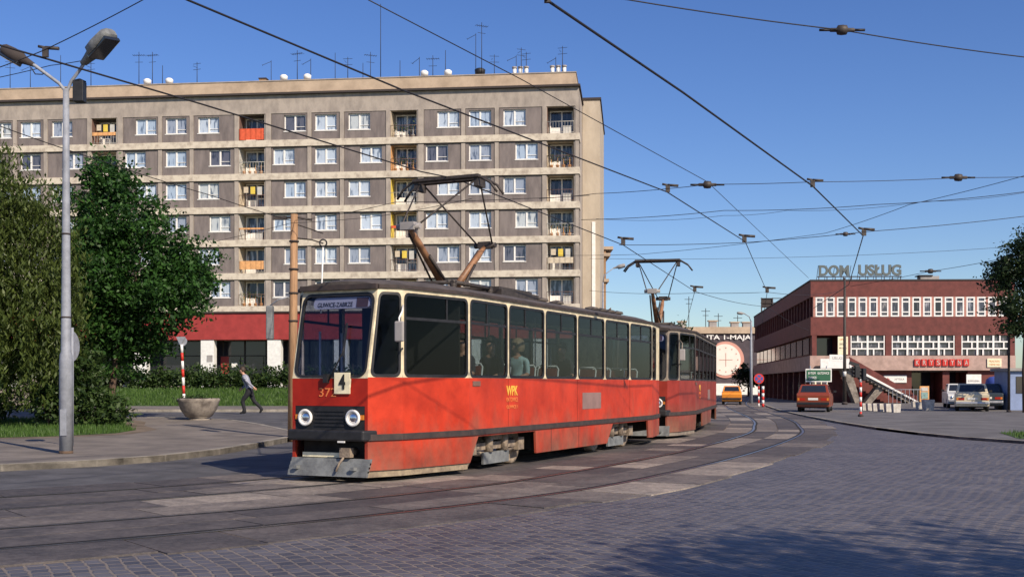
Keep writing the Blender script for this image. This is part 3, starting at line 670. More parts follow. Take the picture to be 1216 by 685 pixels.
# loggia glazing, railing
lb = MB(); lw, lh = 1.9, 2.0; t = .08
lb.box(-lw/2, lw/2, -.04, .04, lh - t, lh); lb.box(-lw/2, -lw/2 + t, -.04, .04, 0, lh - t); lb.box(lw/2 - t, lw/2, -.04, .04, 0, lh - t)
lb.box(-.1, .02, -.04, .04, 0, lh - t); lb.box(-lw/2 + t, -.1, -.03, .03, .78, .88); lb.box(.02, lw/2 - t, -.035, .03, 0, .72); lb.box(-lw/2 + t, -.1, -.03, .03, 0, .1)
lproto = lb.build('balcony_door', M['wframe'], A); pb = MB(); pb.box(-.86, .86, -.05, -.02, .1, 1.9); pb.build('pane', M['pane2'], lproto)
dull = lambda n, c: mat(n, c, .75, var=.15, vs=4)
pal = {'w': dull('pale_panel', (.52, .50, .46)), 'r': dull('orange_red_cloth', (.62, .10, .04)), 'y': dull('yellow_panel', (.70, .52, .08)), 'o': dull('orange_panel', (.66, .34, .14)), 'b': dull('beige_panel', (.55, .46, .34)), 'n': dull('brown_panel', (.16, .09, .07))}
paint = {(0, 1): 'b', (0, 3): 'w', (0, 5): 'w', (1, 4): 'w', (1, 5): 'b', (2, 0): 'n', (2, 2): 'b', (1, 0): 'b', (1, 1): 'o', (1, 2): 'y', (1, 3): 'y', (2, 1): 'w', (2, 3): 'w', (2, 4): 'b', (2, 5): 'w', (0, 2): 'b', (0, 4): 'w', (3, 0): 'n', (0, 0): 'n'}  # loggia side wall colours; extra pale ones put sunlit glow into the paint
front = {(2, 0): ('r', 1.0), (2, 4): ('o', .75), (2, 3): ('o', .14), (1, 3): ('r', .22), (3, 0): ('o', .3), (0, 4): ('b', .5), (3, 3): ('y', .6)}
for i, (k, f, a0, a1, zt, z1) in enumerate(logpos):
    o = lproto if i == 0 else copy_tree(lproto, A); o.location = ((a0 + a1)/2, -1.35, zt)
    o.scale = (1, 1, 1.08)
    if (k, f) in paint:
        q = MB(); q.box(a1 - .02, a1 + .0, -1.3, -.05, zt + .01, z1 - .02); q.build('balcony_wall', pal[paint[(k, f)]], A)
    r = MB(); rx = [a0 + (a1 - a0) * t_ / 9 for t_ in range(10)]
    r.tube([(a0, .0, zt + 1.0), (a1, .0, zt + 1.0)], .022, 6); r.tube([(a0, .0, zt + .12), (a1, .0, zt + .12)], .015, 6)
    for x in rx: r.box(x - .008, x + .008, -.008, .008, zt + .12, zt + 1.0)
    rl = r.build('railing', pal['n' if (k + f) % 3 else 'w'], A)
    fr_ = front.get((k, f))
    if fr_:
        q = MB(); hh = fr_[1]; z_a = zt + 1.03 - hh * .95; n = 14
        for j in range(n):
            xa = a0 + .05 + (a1 - a0 - .1) * j / n; xb = a0 + .05 + (a1 - a0 - .1) * (j + 1) / n
            ya = .04 + .015 * math.sin(j * 2.1); yb = .04 + .015 * math.sin((j + 1) * 2.1)
            q.hexa([(xa, ya - .02, z_a), (xb, yb - .02, z_a), (xb, yb, z_a), (xa, ya, z_a)], [(xa, ya - .02, zt + 1.03), (xb, yb - .02, zt + 1.03), (xb, yb, zt + 1.03), (xa, ya, zt + 1.03)])
        q.build('railing_panel', pal[fr_[0]], A)
# balcony goods
FLN = ['top', 'second highest', 'third highest', 'fourth highest', 'fifth highest', 'lowest']
CLN = ['rightmost', 'second from right', 'second from left', 'leftmost visible']
Amat = Matrix.Translation(A.location) @ Matrix.Rotation(A.rotation_euler.z, 4, 'Z')
greens = dull('pot_plant_green', (.06, .11, .03))
def goods(k, f, kind):
    L_ = [q for q in logpos if q[0] == k and q[1] == f][0]; _, _, a0, a1, zt, z1 = L_
    where = 'on the %s loggia in the %s loggia column' % (FLN[f], CLN[k])
    if kind == 'plants':
        p = Amat @ Vector(((a0+a1)/2, -.25, zt + .001)); t = thing('potted_plants', 'row of potted flowers ' + where, 'plants', p, A.rotation_euler.z)
        b = MB(); 
        n_ = 4
        for j in range(n_):
            x = -.75 + 1.5 * j / (n_-1); b.lathe([(.10, 0), (.14, .25), (.15, .26)], (x, 0, .0), 10)
            b.box(x - .02, x + .02, -.02, .02, .2, .85)
        b.build('pots', pal['o' if f % 2 else 'w'], t)
        pts = np.concatenate([np.array([-.75 + 1.5*j/(n_-1), 0, .8]) + rng.normal(size=(70, 3)) * [.16, .12, .22] for j in range(n_)])
        leaf_mesh('leaves', pts, .06, M['leafA'], t)
    elif kind == 'chest':
        p = Amat @ Vector((a0 + .55, -.5, zt)); t = thing('storage_box', 'white storage box standing ' + where, 'box', p, A.rotation_euler.z)
        b = MB(); b.box(-.35, .35, -.25, .25, .03, .62); b.box(-.38, .38, -.28, .28, .62, .68); b.build('crate', pal['w'], t, bevel=.015)
        for sx in (-1, 1): MB().box(sx*.3 - .03, sx*.3 + .03, -.2, .2, 0, .03).build('foot', pal['n'], t)
    elif kind == 'laundry':
        p = Amat @ Vector(((a0+a1)/2, -.3, zt)); t = thing('hanging_laundry', 'light laundry hanging ' + where, 'laundry', p, A.rotation_euler.z)
        b = MB(); b.tube([(-1.05, 0, 1.75), (1.05, 0, 1.75)], .008, 4); b.build('line', pal['n'], t)
        for j in range(3):
            x = -.6 + .6 * j; q = MB(); q.box(x - .2, x + .2, -.012, .012, 1.05 + .1*j, 1.76); q.build('cloth', pal['wyb'[j]], t)
for k, f, kd in [(0,0,'chest'),(0,1,'plants'),(0,2,'chest'),(0,3,'plants'),(0,4,'laundry'),(0,5,'chest'),(1,0,'plants'),(1,1,'plants'),(1,2,'chest'),(1,4,'laundry'),(2,1,'plants'),(2,2,'laundry'),(2,5,'plants'),(2,3,'chest'),(3,0,'laundry')]:
    goods(k, f, kd)
# ground floor: fascia, recessed shopfront, pillars
b = MB(); b.box(-.05, END, -2.4, .62, 5.2 - Z0, 7.44 - Z0); b.build('fascia', M['fascia'], A)
b = MB(); b.box(0, END, -1.2, .75, 7.44 - Z0, 7.56 - Z0); b.build('canopy_edge', M['darkled'], A)
b = MB()
for i in range(int(END / 1.9)): b.box(.4 + i*1.9, 2.22 + i*1.9, -1.55, -1.50, .35, 4.0)
b.build('shopfront', M['shop'], A)
b = MB()
for i in range(int(END / 1.9) + 1): b.box(.28 + i*1.9, .40 + i*1.9, -1.55, -1.42, 0, 4.04)
b.box(0, END, -1.55, -1.40, 2.7, 2.78); b.build('shopfront_frame', M['darkled'], A)
def sx_at(px, yo):      # facade coordinate s under a photo column, yo metres out from the facade
    t_ = (px - 608) / F; ox, oy = 5.5 - .106*yo, 92 - .994*yo
    return (ox - t_*oy) / (.9944 + t_*.106)
pillw = 1.15
for px in (247.5, 326.5, 405.5, 484.5, 563.5, 642, 168, 89, 11):
    s_ = sx_at(px, .3); MB().box(s_ - pillw/2, s_ + pillw/2, -.1, .55, -.2, 5.19 - Z0).build('pillar', M['white'], A)
s_ = sx_at(267, -1.4); dd = MB().box(s_ - .35, s_ + .35, -1.5, -1.36, .0, 2.68).build('door', M['fascia'], A)
for pp, nm in ((278.5, 0), (306, 1)):
    s_ = sx_at(pp, -1.4); dd = MB().box(s_ - .5, s_ + .5, -1.5, -1.38, 0.0, 2.66).build('door', M['shop'], A)
    if nm == 0:
        MB().box(s_ - .25, s_ + .25, -1.375, -1.36, 1.75, 2.15).build('notice', M['white'], dd); MB().box(s_ - .2, s_ + .18, -1.375, -1.36, 1.25, 1.5).build('notice', M['white'], dd)
s_ = sx_at(249, .56); MB().box(s_ - .25, s_ + .25, .553, .58, 2.2, 2.75).build('notice', M['greywall'], A)
# roof: aerials and ventilators
roofz = 26.9
def roofpt(px, yo=-2.0): s__ = sx_at(px, yo); return Amat @ Vector((s__, yo, 27.08 - Z0)), s__
ords = ['first', 'second', 'third', 'fourth', 'fifth', 'sixth', 'seventh', 'eighth', 'ninth', 'tenth', 'eleventh', 'twelfth', 'thirteenth', 'fourteenth', 'fifteenth', 'sixteenth', 'seventeenth', 'eighteenth', 'nineteenth', 'twentieth', 'twenty-first', 'twenty-second', 'twenty-third', 'twenty-fourth', 'twenty-fifth', 'twenty-sixth', 'twenty-seventh', 'twenty-eighth', 'twenty-ninth']
ants = [(12, 72, 2), (36, 78, 1), (72, 66, 0), (108, 74, 2), (165, 62, 3), (181, 62, 3), (193, 78, 0), (234, 74, 2), (322, 72, 1), (353, 60, 3), (369, 70, 1), (398, 63, 0), (413, 68, 2), (431, 75, 0), (440, 62, 3), (452, 5, 0), (475, 72, 0), (498, 68, 1), (514, 66, 3), (529, 60, 0), (565, 40, 1), (572, 27, 3), (587, 65, 2), (613, 66, 1), (619, 57, 2), (625, 62, 2), (660, 68, 1), (668, 55, 2)]
shape_w = ['plain mast', 'bent-arm aerial', 'two-bar aerial', 'rake-shaped aerial']
for i, (px, py, kd) in enumerate(ants):
    p, s__ = roofpt(px, -1.2 - (i % 3)); Hh = H + (HOR - py) / F * p.y - p.z
    tall = 'very tall ' if py < 30 else ''
    t = thing('roof_aerial', '%s%s on the roof of the flats, %s aerial from left' % (tall, shape_w[kd], ords[i]), 'aerial', p, random.uniform(-.6, .6), 'television aerials on the roof of the flats')
    MB().tube([(0, 0, -.05), (0, 0, Hh)], [.035, .022], 6).build('mast', M['wire'], t)
    MB().box(-.12, .12, -.12, .12, -.02, .08).build('base', M['darkled'], t)
    if kd:
        b = MB()
        if kd == 1: b.tube([(0, 0, Hh - .1), (-.75, 0, Hh - .45)], .02, 5); b.tube([(-.75, -.2, Hh - .45), (-.75, .2, Hh - .45)], .014, 4)
        if kd == 2:
            for q in (.15, .65): b.tube([(-.4, 0, Hh - q), (.4, 0, Hh - q)], .018, 5)
            b.tube([(-.2, -.3, Hh - .4), (-.2, .3, Hh - .4)], .016, 4)
        if kd == 3:
            b.tube([(-.55, 0, Hh - .3), (.55, 0, Hh - .3)], .02, 5)
            for q in range(6): b.tube([(-.5 + .2*q, -.28, Hh - .3), (-.5 + .2*q, .28, Hh - .3)], .013, 4)
            b.tube([(-.35, 0, Hh - .9), (.35, 0, Hh - .9)], .018, 5)
        b.build('crossbars', M['wire'], t)
vents = [(175, 0), (201, 0), (313, 1), (337, 0), (365, 0), (504, 0), (532, 0), (570, 2), (618, 3), (663, 3)]
for i, (px, kd) in enumerate(vents):
    p, s__ = roofpt(px, -1.6)
    nm = ['white capped ventilator', 'squat brick chimney', 'black mushroom-topped ventilator', 'cluster of white pipes'][kd]
    t = thing('chimney' if kd == 1 else 'roof_ventilator', '%s on the flats, %s roof vent from left' % (nm, ords[i]), 'chimney' if kd == 1 else 'ventilator', p, A.rotation_euler.z, 'ventilators on the roof of the flats')
    if kd == 0:
        MB().lathe([(.16, 0), (.16, .45)], seg=10).build('pipe', M['alu'], t); MB().lathe([(.12, .45), (.32, .52), (.34, .8), (.2, .92), (0.001, .95)], seg=12).build('cap', M['white'], t)
    elif kd == 1: MB().box(-.3, .3, -.3, .3, 0, .55).build('stack', M['ochre'], t); MB().box(-.35, .35, -.35, .35, .55, .65).build('cap', M['darkled'], t)
    elif kd == 2: MB().lathe([(.15, 0), (.15, .35)], seg=10).build('pipe', M['black'], t); MB().lathe([(.2, .35), (.42, .5), (.46, .85), (.3, .95), (0.001, .97)], seg=12).build('cap', M['black'], t)
    else:
        MB().box(-.75, .75, -.4, .4, 0, .22).build('base', M['greywall'], t)
        for q in (-.5, 0, .5):
            pp = MB().lathe([(.16, .22), (.16, .85)], (q, 0, 0), 10).build('pipe', M['white'], t); MB().lathe([(.2, .85), (.22, 1.0), (.05, 1.05)], (q, 0, 0), 10).build('cap', M['greywall'], pp)
# old ochre tenement behind the flats
T = thing('tenement_house', 'old ochre stucco tenement peeping out right of the grey flats', 'building', (9.9, 118, 0))
b = MB(); b.box(-7, 0, 0, 34, 0, 15.6); b.build('wall', M['ochre'], T)
b = MB(); 
for z, o_ in ((15.6, .75), (14.9, .45), (12.2, .3), (8.6, .35), (4.9, .3)): b.box(-7, o_, -.2, 34.2, z, z + .32)
b.build('cornice', M['parapet'], T)
for z in (1.2, 5.6, 9.3, 12.7):
    for y in range(4): MB().box(.0, .06, 2 + y*7.5, 3.3 + y*7.5, z, z + 1.9).build('window', M['shop'], T)
for z in (8.9, 5.2):
    MB().box(.02, 1.0, 5, 8, z - .1, z + .05).box(.95, 1.0, 5, 8, z + .05, z + .95).build('balcony', M['greywall'], T)
MB().box(-1.2, -.5, 1, 1.7, 15.9, 17.2).box(-1.2, -.5, 9, 9.7, 15.9, 17.4).build('chimney', M['ochre'], T)

# ------------------------------------------------------------------ brown two-storey service building
Dx, Dy = 22.4, 84.0; ux = Vector((1, -.035, 0)).normalized()
D = thing('service_building', 'maroon service pavilion with white window bands and lettering on its roof', 'building', (Dx, Dy, .06), math.atan2(ux.y, ux.x))
W_ = 15.1; HB = 9.22
sk = Vector((.087, .996, 0))      # direction of the long left side in local axes
def skew_box(b, x0, x1, d0, d1, z0, z1):      # box following the side direction
    P = lambda x, d, z: Vector((x, 0, z)) + sk * d
    return b.hexa([P(x0, d0, z0), P(x1, d0, z0), P(x1, d1, z0), P(x0, d1, z0)], [P(x0, d0, z1), P(x1, d0, z1), P(x1, d1, z1), P(x0, d1, z1)])
LS = 46
b = MB(); b.cur = 0
zW = [(7.9, 6.4), (5.05, 3.54)]
skew_box(b, 0, W_, 0, LS, 7.92, 9.1); skew_box(b, 0, W_, 0, LS, 5.05, 6.42)
b.cur = 2; skew_box(b, -.04, W_ + .04, -.04, LS, 9.1, HB)
b.cur = 1; skew_box(b, -.06, W_ + .02, -.06, LS, 2.42, 3.52)
b.cur = 0; skew_box(b, .35, W_, .35, LS, 6.42, 7.92); 
skew_box(b, 2.6, W_, .3, LS, 3.52, 5.05); skew_box(b, .35, 2.6, 1.8, LS, 3.52, 5.05)
skew_box(b, .1, .45, 0.02, .4, 3.52, 5.05); skew_box(b, 2.2, 2.6, 0.02, .4, 3.52, 5.05)
skew_box(b, 5.55, 6.0, 0.0, .4, 3.52, 5.05); skew_box(b, 10.7, 11.15, 0.0, .4, 3.52, 5.05); skew_box(b, 14.75, W_, 0.0, .4, 3.52, 5.05); skew_box(b, 2.6, 2.95, 0.0, .3, 3.52, 5.05)
# ground floor with two dark openings
skew_box(b, .9, 7.6, .5, LS, 0, 2.42); skew_box(b, 7.6, 10.7, 3.0, LS, 0, 2.42); skew_box(b, 9.85, 10.35, .3, 3.0, 0, 2.42); skew_box(b, 10.7, 11.7, 2.6, LS, 0, 2.42); skew_box(b, 11.7, W_, .3, LS, 0, 2.42)
b.cur = 2
skew_box(b, 7.6, 11.7, .5, 3.1, 2.30, 2.42)
b.build('wall', [M['brown'], M['pinkband'], M['darkled']], D)
# upper windows
ow = MB(); w_, h_ = .62, 1.46; t = .10
ow.box(0, w_, -.05, .05, 0, t); ow.box(0, w_, -.05, .05, h_ - t, h_); ow.box(0, t, -.05, .05, t, h_ - t); ow.box(w_ - t, w_, -.05, .05, t, h_ - t); ow.box(t, w_ - t, -.04, .06, .30, .38); ow.box(t, w_ - t, -.04, .06, 1.06, 1.15)
op = ow.build('window', M['wframe'], D); MB().box(.05, w_ - .05, .0, .03, .05, h_ - .05).build('pane', M['pane3'], op)
mul = MB()
for i in range(18):
    x = .36 + i * .797
    o = op if i == 0 else copy_tree(op, D); o.location = (x, .03, 6.44)
for i in range(19): mul.box(.36 + i*.797 - .17, .36 + i*.797 - .006, -.012, .3, 6.42, 7.92)
mul.build('mullion_row', M['brown2'], D)
# side windows: long dark strips
for i in range(24):
    d0 = 1.0 + i * 1.85; b = MB(); skew_box(b, .28, .34, d0, d0 + 1.6, 6.5, 7.85); b.build('side_window', M['shop'], D)
b = MB()
for i in range(25): b = MB(); skew_box(b, .05, .36, .68 + i*1.85, .96 + i*1.85, 6.42, 7.92); b.build('side_mullion', M['brown'], D)
for i in range(11):
    d0 = 3.0 + i * 3.9; b = MB(); skew_box(b, .28, .34, d0, d0 + 3.2, 3.7, 4.95); b.build('side_window', M['shop'], D)
    b = MB(); skew_box(b, .82, .88, d0, d0 + 3.3, .4, 2.2); b.build('side_window', M['shop'], D)
    b = MB(); skew_box(b, .05, .4, d0 - .5, d0 - .15, 0, 2.42); b.build('column', M['brown'], D)
# lattice windows
for (x0, x1) in ((2.98, 5.5), (6.03, 10.66), (11.18, 14.7)):
    b = MB(); z0, z1 = 3.56, 5.02; hh = z1 - z0; n = max(2, round((x1 - x0) / 1.16)); cw = (x1 - x0) / n
    for z in (z0 + .33*hh, z0 + .68*hh): b.box(x0, x1, .05, .16, z - .05, z + .05)
    for i in range(n + 1):
        x = x0 + i * cw; b.box(max(x0, x - .07), min(x1, x + .07), .04, .17, z0, z1)
    for i in range(n):
        x = x0 + i * cw
        b.box(x + cw*.42 - .05, x + cw*.42 + .05, .06, .15, z0 + .68*hh, z1); b.box(x + cw*.66 - .05, x + cw*.66 + .05, .06, .15, z0 + .33*hh, z0 + .68*hh); b.box(x + cw*.36 - .05, x + cw*.36 + .05, .06, .15, z0, z0 + .33*hh)
    fo = b.build('lattice_window', M['wframe'], D); MB().box(x0, x1, .20, .24, z0, z1).build('pane', M['pane3'], fo)
# loggia recess door at the stair head
b = MB(); b.box(.7, 2.0, 1.6, 1.72, 3.55, 4.9); b.build('entrance_door', M['shop'], D)
# ground floor openings
b = MB(); b.box(7.9, 9.8, 2.8, 2.95, 0, 2.3); b.build('entrance_door', M['shop'], D)
b = MB(); b.box(10.5, 11.6, 2.45, 2.57, 0, 2.3); b.build('entrance_door', M['shop'], D)
def l2w(x, y, z): 
    return Matrix.Translation(D.location) @ Matrix.Rotation(D.rotation_euler.z, 4, 'Z') @ Vector((x, y, z))
# poster case
t = thing('poster_case', 'orange-framed poster case standing in the dark doorway of the maroon building', 'display case', l2w(8.7, .9, 0), D.rotation_euler.z)
MB().box(-.35, .35, -.08, .08, .05, 1.25).build('frame', pal['o'], t); MB().box(-.25, .25, -.11, -.07, .3, .8).build('poster', mat('poster_blue_green', (.2, .32, .30), .7, var=.4, vs=5), t); MB().box(-.25, .25, -.11, -.07, .88, 1.15).build('poster', pal['w'], t)
for sx in (-1, 1): MB().box(sx*.3 - .03, sx*.3 + .03, -.15, .15, 0, .06).build('foot', M['darkled'], t)
RX = (1, 0, 0); UZ = (0, 0, 1)
def sign(name, label, x0, x1, z0, z1, m, body=None, tm=None, y=-.03, th=.08, lines=None, cat='sign'):
    cx, cz = (x0+x1)/2, (z0+z1)/2; t = thing(name, label, cat, l2w(cx, y, cz), D.rotation_euler.z)
    MB().box(-(x1-x0)/2, (x1-x0)/2, -th, 0, -(z1-z0)/2, (z1-z0)/2).build('board', m, t, bevel=.01)
    for (tx, sx, sz, dx, dz, tmm) in (lines or []): text_obj('lettering', tx, sz, sx, (dx, -th - .006, dz), RX, UZ, tmm, t, .012)
    return t
kx = 6.03
# red letters on the band: eight boxes
t = thing('shop_sign', 'row of eight red letter boxes on the pale band of the maroon building', 'sign', l2w(9.65, -.07, 3.0), D.rotation_euler.z)
for i, ch in enumerate('KRYSTYNA'):
    x = -1.80 + i * .515; bx = MB().box(x - .2, x + .2, -.12, 0, -.25, .25).build('letter_box', M['signred'], t); text_obj('letter', ch, .34, .22, (x, -.13, 0), RX, UZ, pal['w'], bx, .015)
sign('wall_sign', 'cream board at the right end of the pale band', 13.0, 14.05, 2.66, 3.3, M['card'], y=-.07, lines=[('PRALNIA', .8, .16, 0, .12, pal['o']), ('CHEMICZNA', .8, .14, 0, -.13, pal['o'])])
sign('wall_sign', 'white board with red emblem beside the stair on the ground floor wall', 5.55, 7.25, 1.5, 2.05, M['white'], y=.49, lines=[('APTEKA', .75, .15, .3, 0, M['greywall']), ('+', .25, .25, -.55, 0, M['signred'])])
sign('wall_sign', 'small white board half hidden behind the stair and the traffic light', 4.2, 5.0, 1.75, 2.2, M['white'], y=.49, lines=[('FOTO', .5, .15, 0, 0, M['greywall'])])
sign('hanging_sign', 'square white board over the doorway beside the cream car', 11.6, 12.7, 1.15, 2.12, M['white'], y=.28, lines=[('KAWIARNIA', .85, .16, 0, 0, M['greywall'])])
sign('wall_sign', 'tall cream price board beside the entrance at the head of the stair', 2.0, 2.75, 3.6, 4.95, M['card'], y=-.0, lines=[('OPTYK', .5, .14, 0, .45, pal['o']), ('ZEGARY', .55, .13, 0, .12, M['ink']), ('FRYZJER', .55, .13, 0, -.2, M['ink'])])
sign('wall_sign', 'white board hanging under the stair-head landing', .95, 2.1, 3.05, 3.55, M['white'], y=-1.75, lines=[('USŁUGI', .7, .2, 0, 0, M['greywall'])])
# stairs
ST = thing('outdoor_staircase', 'concrete outdoor staircase with maroon parapet climbing the front of the maroon building', 'staircase', l2w(0, -1.7, 0), D.rotation_euler.z)
n = 18; x0s, x1s = 2.4, 7.2; zt0 = 2.75
b = MB()
pts = []
poly = [(x0s, 0, zt0 - .3), (x0s, 0, zt0)]
for i in range(n):
    x = x0s + (x1s - x0s) * i / n; z = zt0 * (1 - i / n); xn = x0s + (x1s - x0s) * (i+1) / n
    b.box(x, xn, 0, 1.5, max(0, z - .34), z)
b.box(.3, x0s, 0, 1.6, zt0 - .18, zt0)
b.build('steps', M['stone'], ST)
b = MB(); b.prism([(x0s, -.12, zt0 + .02), (x1s + .1, -.12, .02), (x1s + .1, -.12, .55), (x0s, -.12, zt0 + .65)], (0, .1, 0)); b.build('parapet', M['brown'], ST)
b = MB(); b.prism([(x0s, -.16, zt0 - .12), (x1s + .2, -.16, -.02 + .02), (x1s + .2, -.16, .12), (x0s, -.16, zt0 + .08)], (0, .05, 0)); b.build('stringer', M['white'], ST)
b = MB(); b.box(.3, x0s, -.12, -.02, zt0 - .2, zt0 + .5); b.build('landing_parapet', M['white'], ST)
b = MB(); b.prism([(1.9, .2, zt0 - .2), (2.6, .2, zt0 - .2), (3.3, .2, 0), (2.9, .2, 0)], (0, 1.0, 0)); b.prism([(4.6, .2, 1.3), (5.1, .2, 1.1), (4.1, .2, 0), (3.6, .2, 0)], (0, 1.0, 0)); b.build('leg', M['stone'], ST)
b = MB()
for i in range(9): b.box(5.1 + i*.3, 5.13 + i*.3, -.55, -.52, 0, 1.0)
b.tube([(5.1, -.53, 1.0), (7.5, -.53, 1.0)], .03, 6)
o = b.build('bike_rack', M['galv']); o.location = l2w(0, -1.7, 0); o.rotation_euler.z = D.rotation_euler.z
tag(o, 'low grey rail fence with upright bars at the foot of the staircase', 'fence')
# roof sign
t = thing('rooftop_sign', 'large openwork letters DOM USŁUG standing on the roof edge of the maroon building', 'sign', l2w(3.85, .5, HB), D.rotation_euler.z)
SL = mat('sign_letter_grey', (.10, .12, .12), .6)
text_obj('word', 'DOM', .82, 2.25, (-2.0, 0, .72), RX, UZ, SL, t, .10, .04)
text_obj('word', 'USŁUG', .84, 3.2, (1.42, 0, .74), RX, UZ, SL, t, .10, .04)
fb = MB(); fb.box(-3.2, 3.05, -.03, .03, .24, .30); fb.box(-3.2, 3.05, .12, .18, .24, .30)
for i in range(11): x = -3.15 + i * .61; fb.box(x, x + .05, -.03, .03, 0, .24); fb.tube([(x, .05, 1.1), (x, .7, 0)], .02, 4)
fb.build('frame', M['darkled'], t)
t = thing('roof_unit', 'low grey ventilation box on the roof right of the rooftop letters', 'vent box', l2w(9.2, 1.5, HB), D.rotation_euler.z)
MB().box(-.7, .7, -.4, .4, 0, .35).build('box_body', M['greywall'], t); MB().box(-.85, .2, -.5, .5, .35, .42).build('lid', M['darkled'], t)
t = thing('roof_frame', 'small dark frame on the far left end of the maroon building roof', 'roof frame', l2w(5.0, 40, HB), D.rotation_euler.z)
q = MB(); 
for x in (-1.2, 0, 1.2): q.box(x - .06, x + .06, -.05, .05, 0, 1.7)
for z in (.6, 1.1, 1.6): q.box(-1.3, 1.3, -.04, .04, z, z + .08)
q.build('bars', M['darkled'], t); MB().box(-1.2, 0, .06, .12, .65, 1.6).build('board', M['darkled'], t)

# ------------------------------------------------------------------ far building with the round emblem
E = thing('works_building', 'low far building with a dark wall, a round emblem and white lettering', 'building', (22, 150, 0))
b = MB(); b.box(-6, 13, 0, 16, 0, 7.4); b.build('wall', M['mural'], E)
b = MB(); b.box(-6.2, 13.2, -.35, 16, 8.22, 9.1); b.build('eaves', M['parapet'], E)
b = MB(); b.box(-6.0, 13.0, -.05, 16, 7.4, 8.22); b.build('frieze', M['mural'], E)
b = MB(); b.box(-6, 13, -.3, 0, 0, 1.55); b.build('plinth', M['white'], E)
text_obj('lettering', 'HUTA 1-MAJA', .80, 7.4, (6.3, -.14, 7.62), RX, UZ, M['white'], E, .06, .02)
ec = (at(862, 427, 149.8) - Vector((22, 150, 0)))
eb = MB(); eb.lathe([(2.45, 0), (2.45, -.12)], (ec.x, -.02, ec.z), 40, 'y'); em = eb.build('emblem', M['pinkrim'], E)
eb = MB(); eb.lathe([(2.1, 0), (2.1, -.05)], (ec.x - .12, -.15, ec.z), 40, 'y'); eb.build('emblem_face', M['disc'], em)
eb = MB(); eb.box(ec.x - .03, ec.x + .03, -.24, -.21, ec.z - .9, ec.z + .9); eb.box(ec.x - .9, ec.x + .9, -.24, -.212, ec.z - .03, ec.z + .03); 
for i in range(12):
    a = i*math.pi/6; eb.box(ec.x + 1.6*math.cos(a) - .07, ec.x + 1.6*math.cos(a) + .07, -.24, -.21, ec.z + 1.6*math.sin(a) - .07, ec.z + 1.6*math.sin(a) + .07)
eb.build('emblem_marks', M['pinkrim'], em)
for i, (x, hh) in enumerate(((3.2, .9), (6.2, .7), (7.8, .7), (-1, .8))):
    t = thing('roof_ventilator', 'squat vent on the roof of the far works building, %s from the left' % ords[i], 'ventilator', (22 + x + 2.2, 153, 9.1))
    MB().box(-.5, .5, -.4, .4, 0, hh).build('stack', M['greywall'], t); MB().box(-.65, .65, -.5, .5, hh, hh + .15).build('cap', M['parapet'], t)
for i, (px, py) in enumerate(((818, 352), (838, 366), (853, 372), (876, 374))):
    p = at(px, 389, 155); t = thing('roof_aerial', 'thin aerial on the far works building, %s from the left' % ords[i], 'aerial', (p.x, 155, 9.1))
    hh = H + (HOR - py)/F*155 - 9.1; MB().tube([(0, 0, 0), (0, 0, hh)], .05, 5).build('mast', M['wire'], t); MB().tube([(-.6, 0, hh - .4), (.6, 0, hh - .4)], .035, 4).tube([(-.4, 0, hh - 1), (.4, 0, hh - 1)], .035, 4).build('crossbars', M['wire'], t)
t = thing('boundary_wall', 'long pale low wall closing the street at the far end', 'wall', (40, 175, 0)); MB().box(-60, 60, 0, .4, 0, 2.2).build('wall_face', M['greywall'], t); MB().box(-60, 60, -.1, .5, 2.2, 2.35).build('coping', M['parapet'], t)
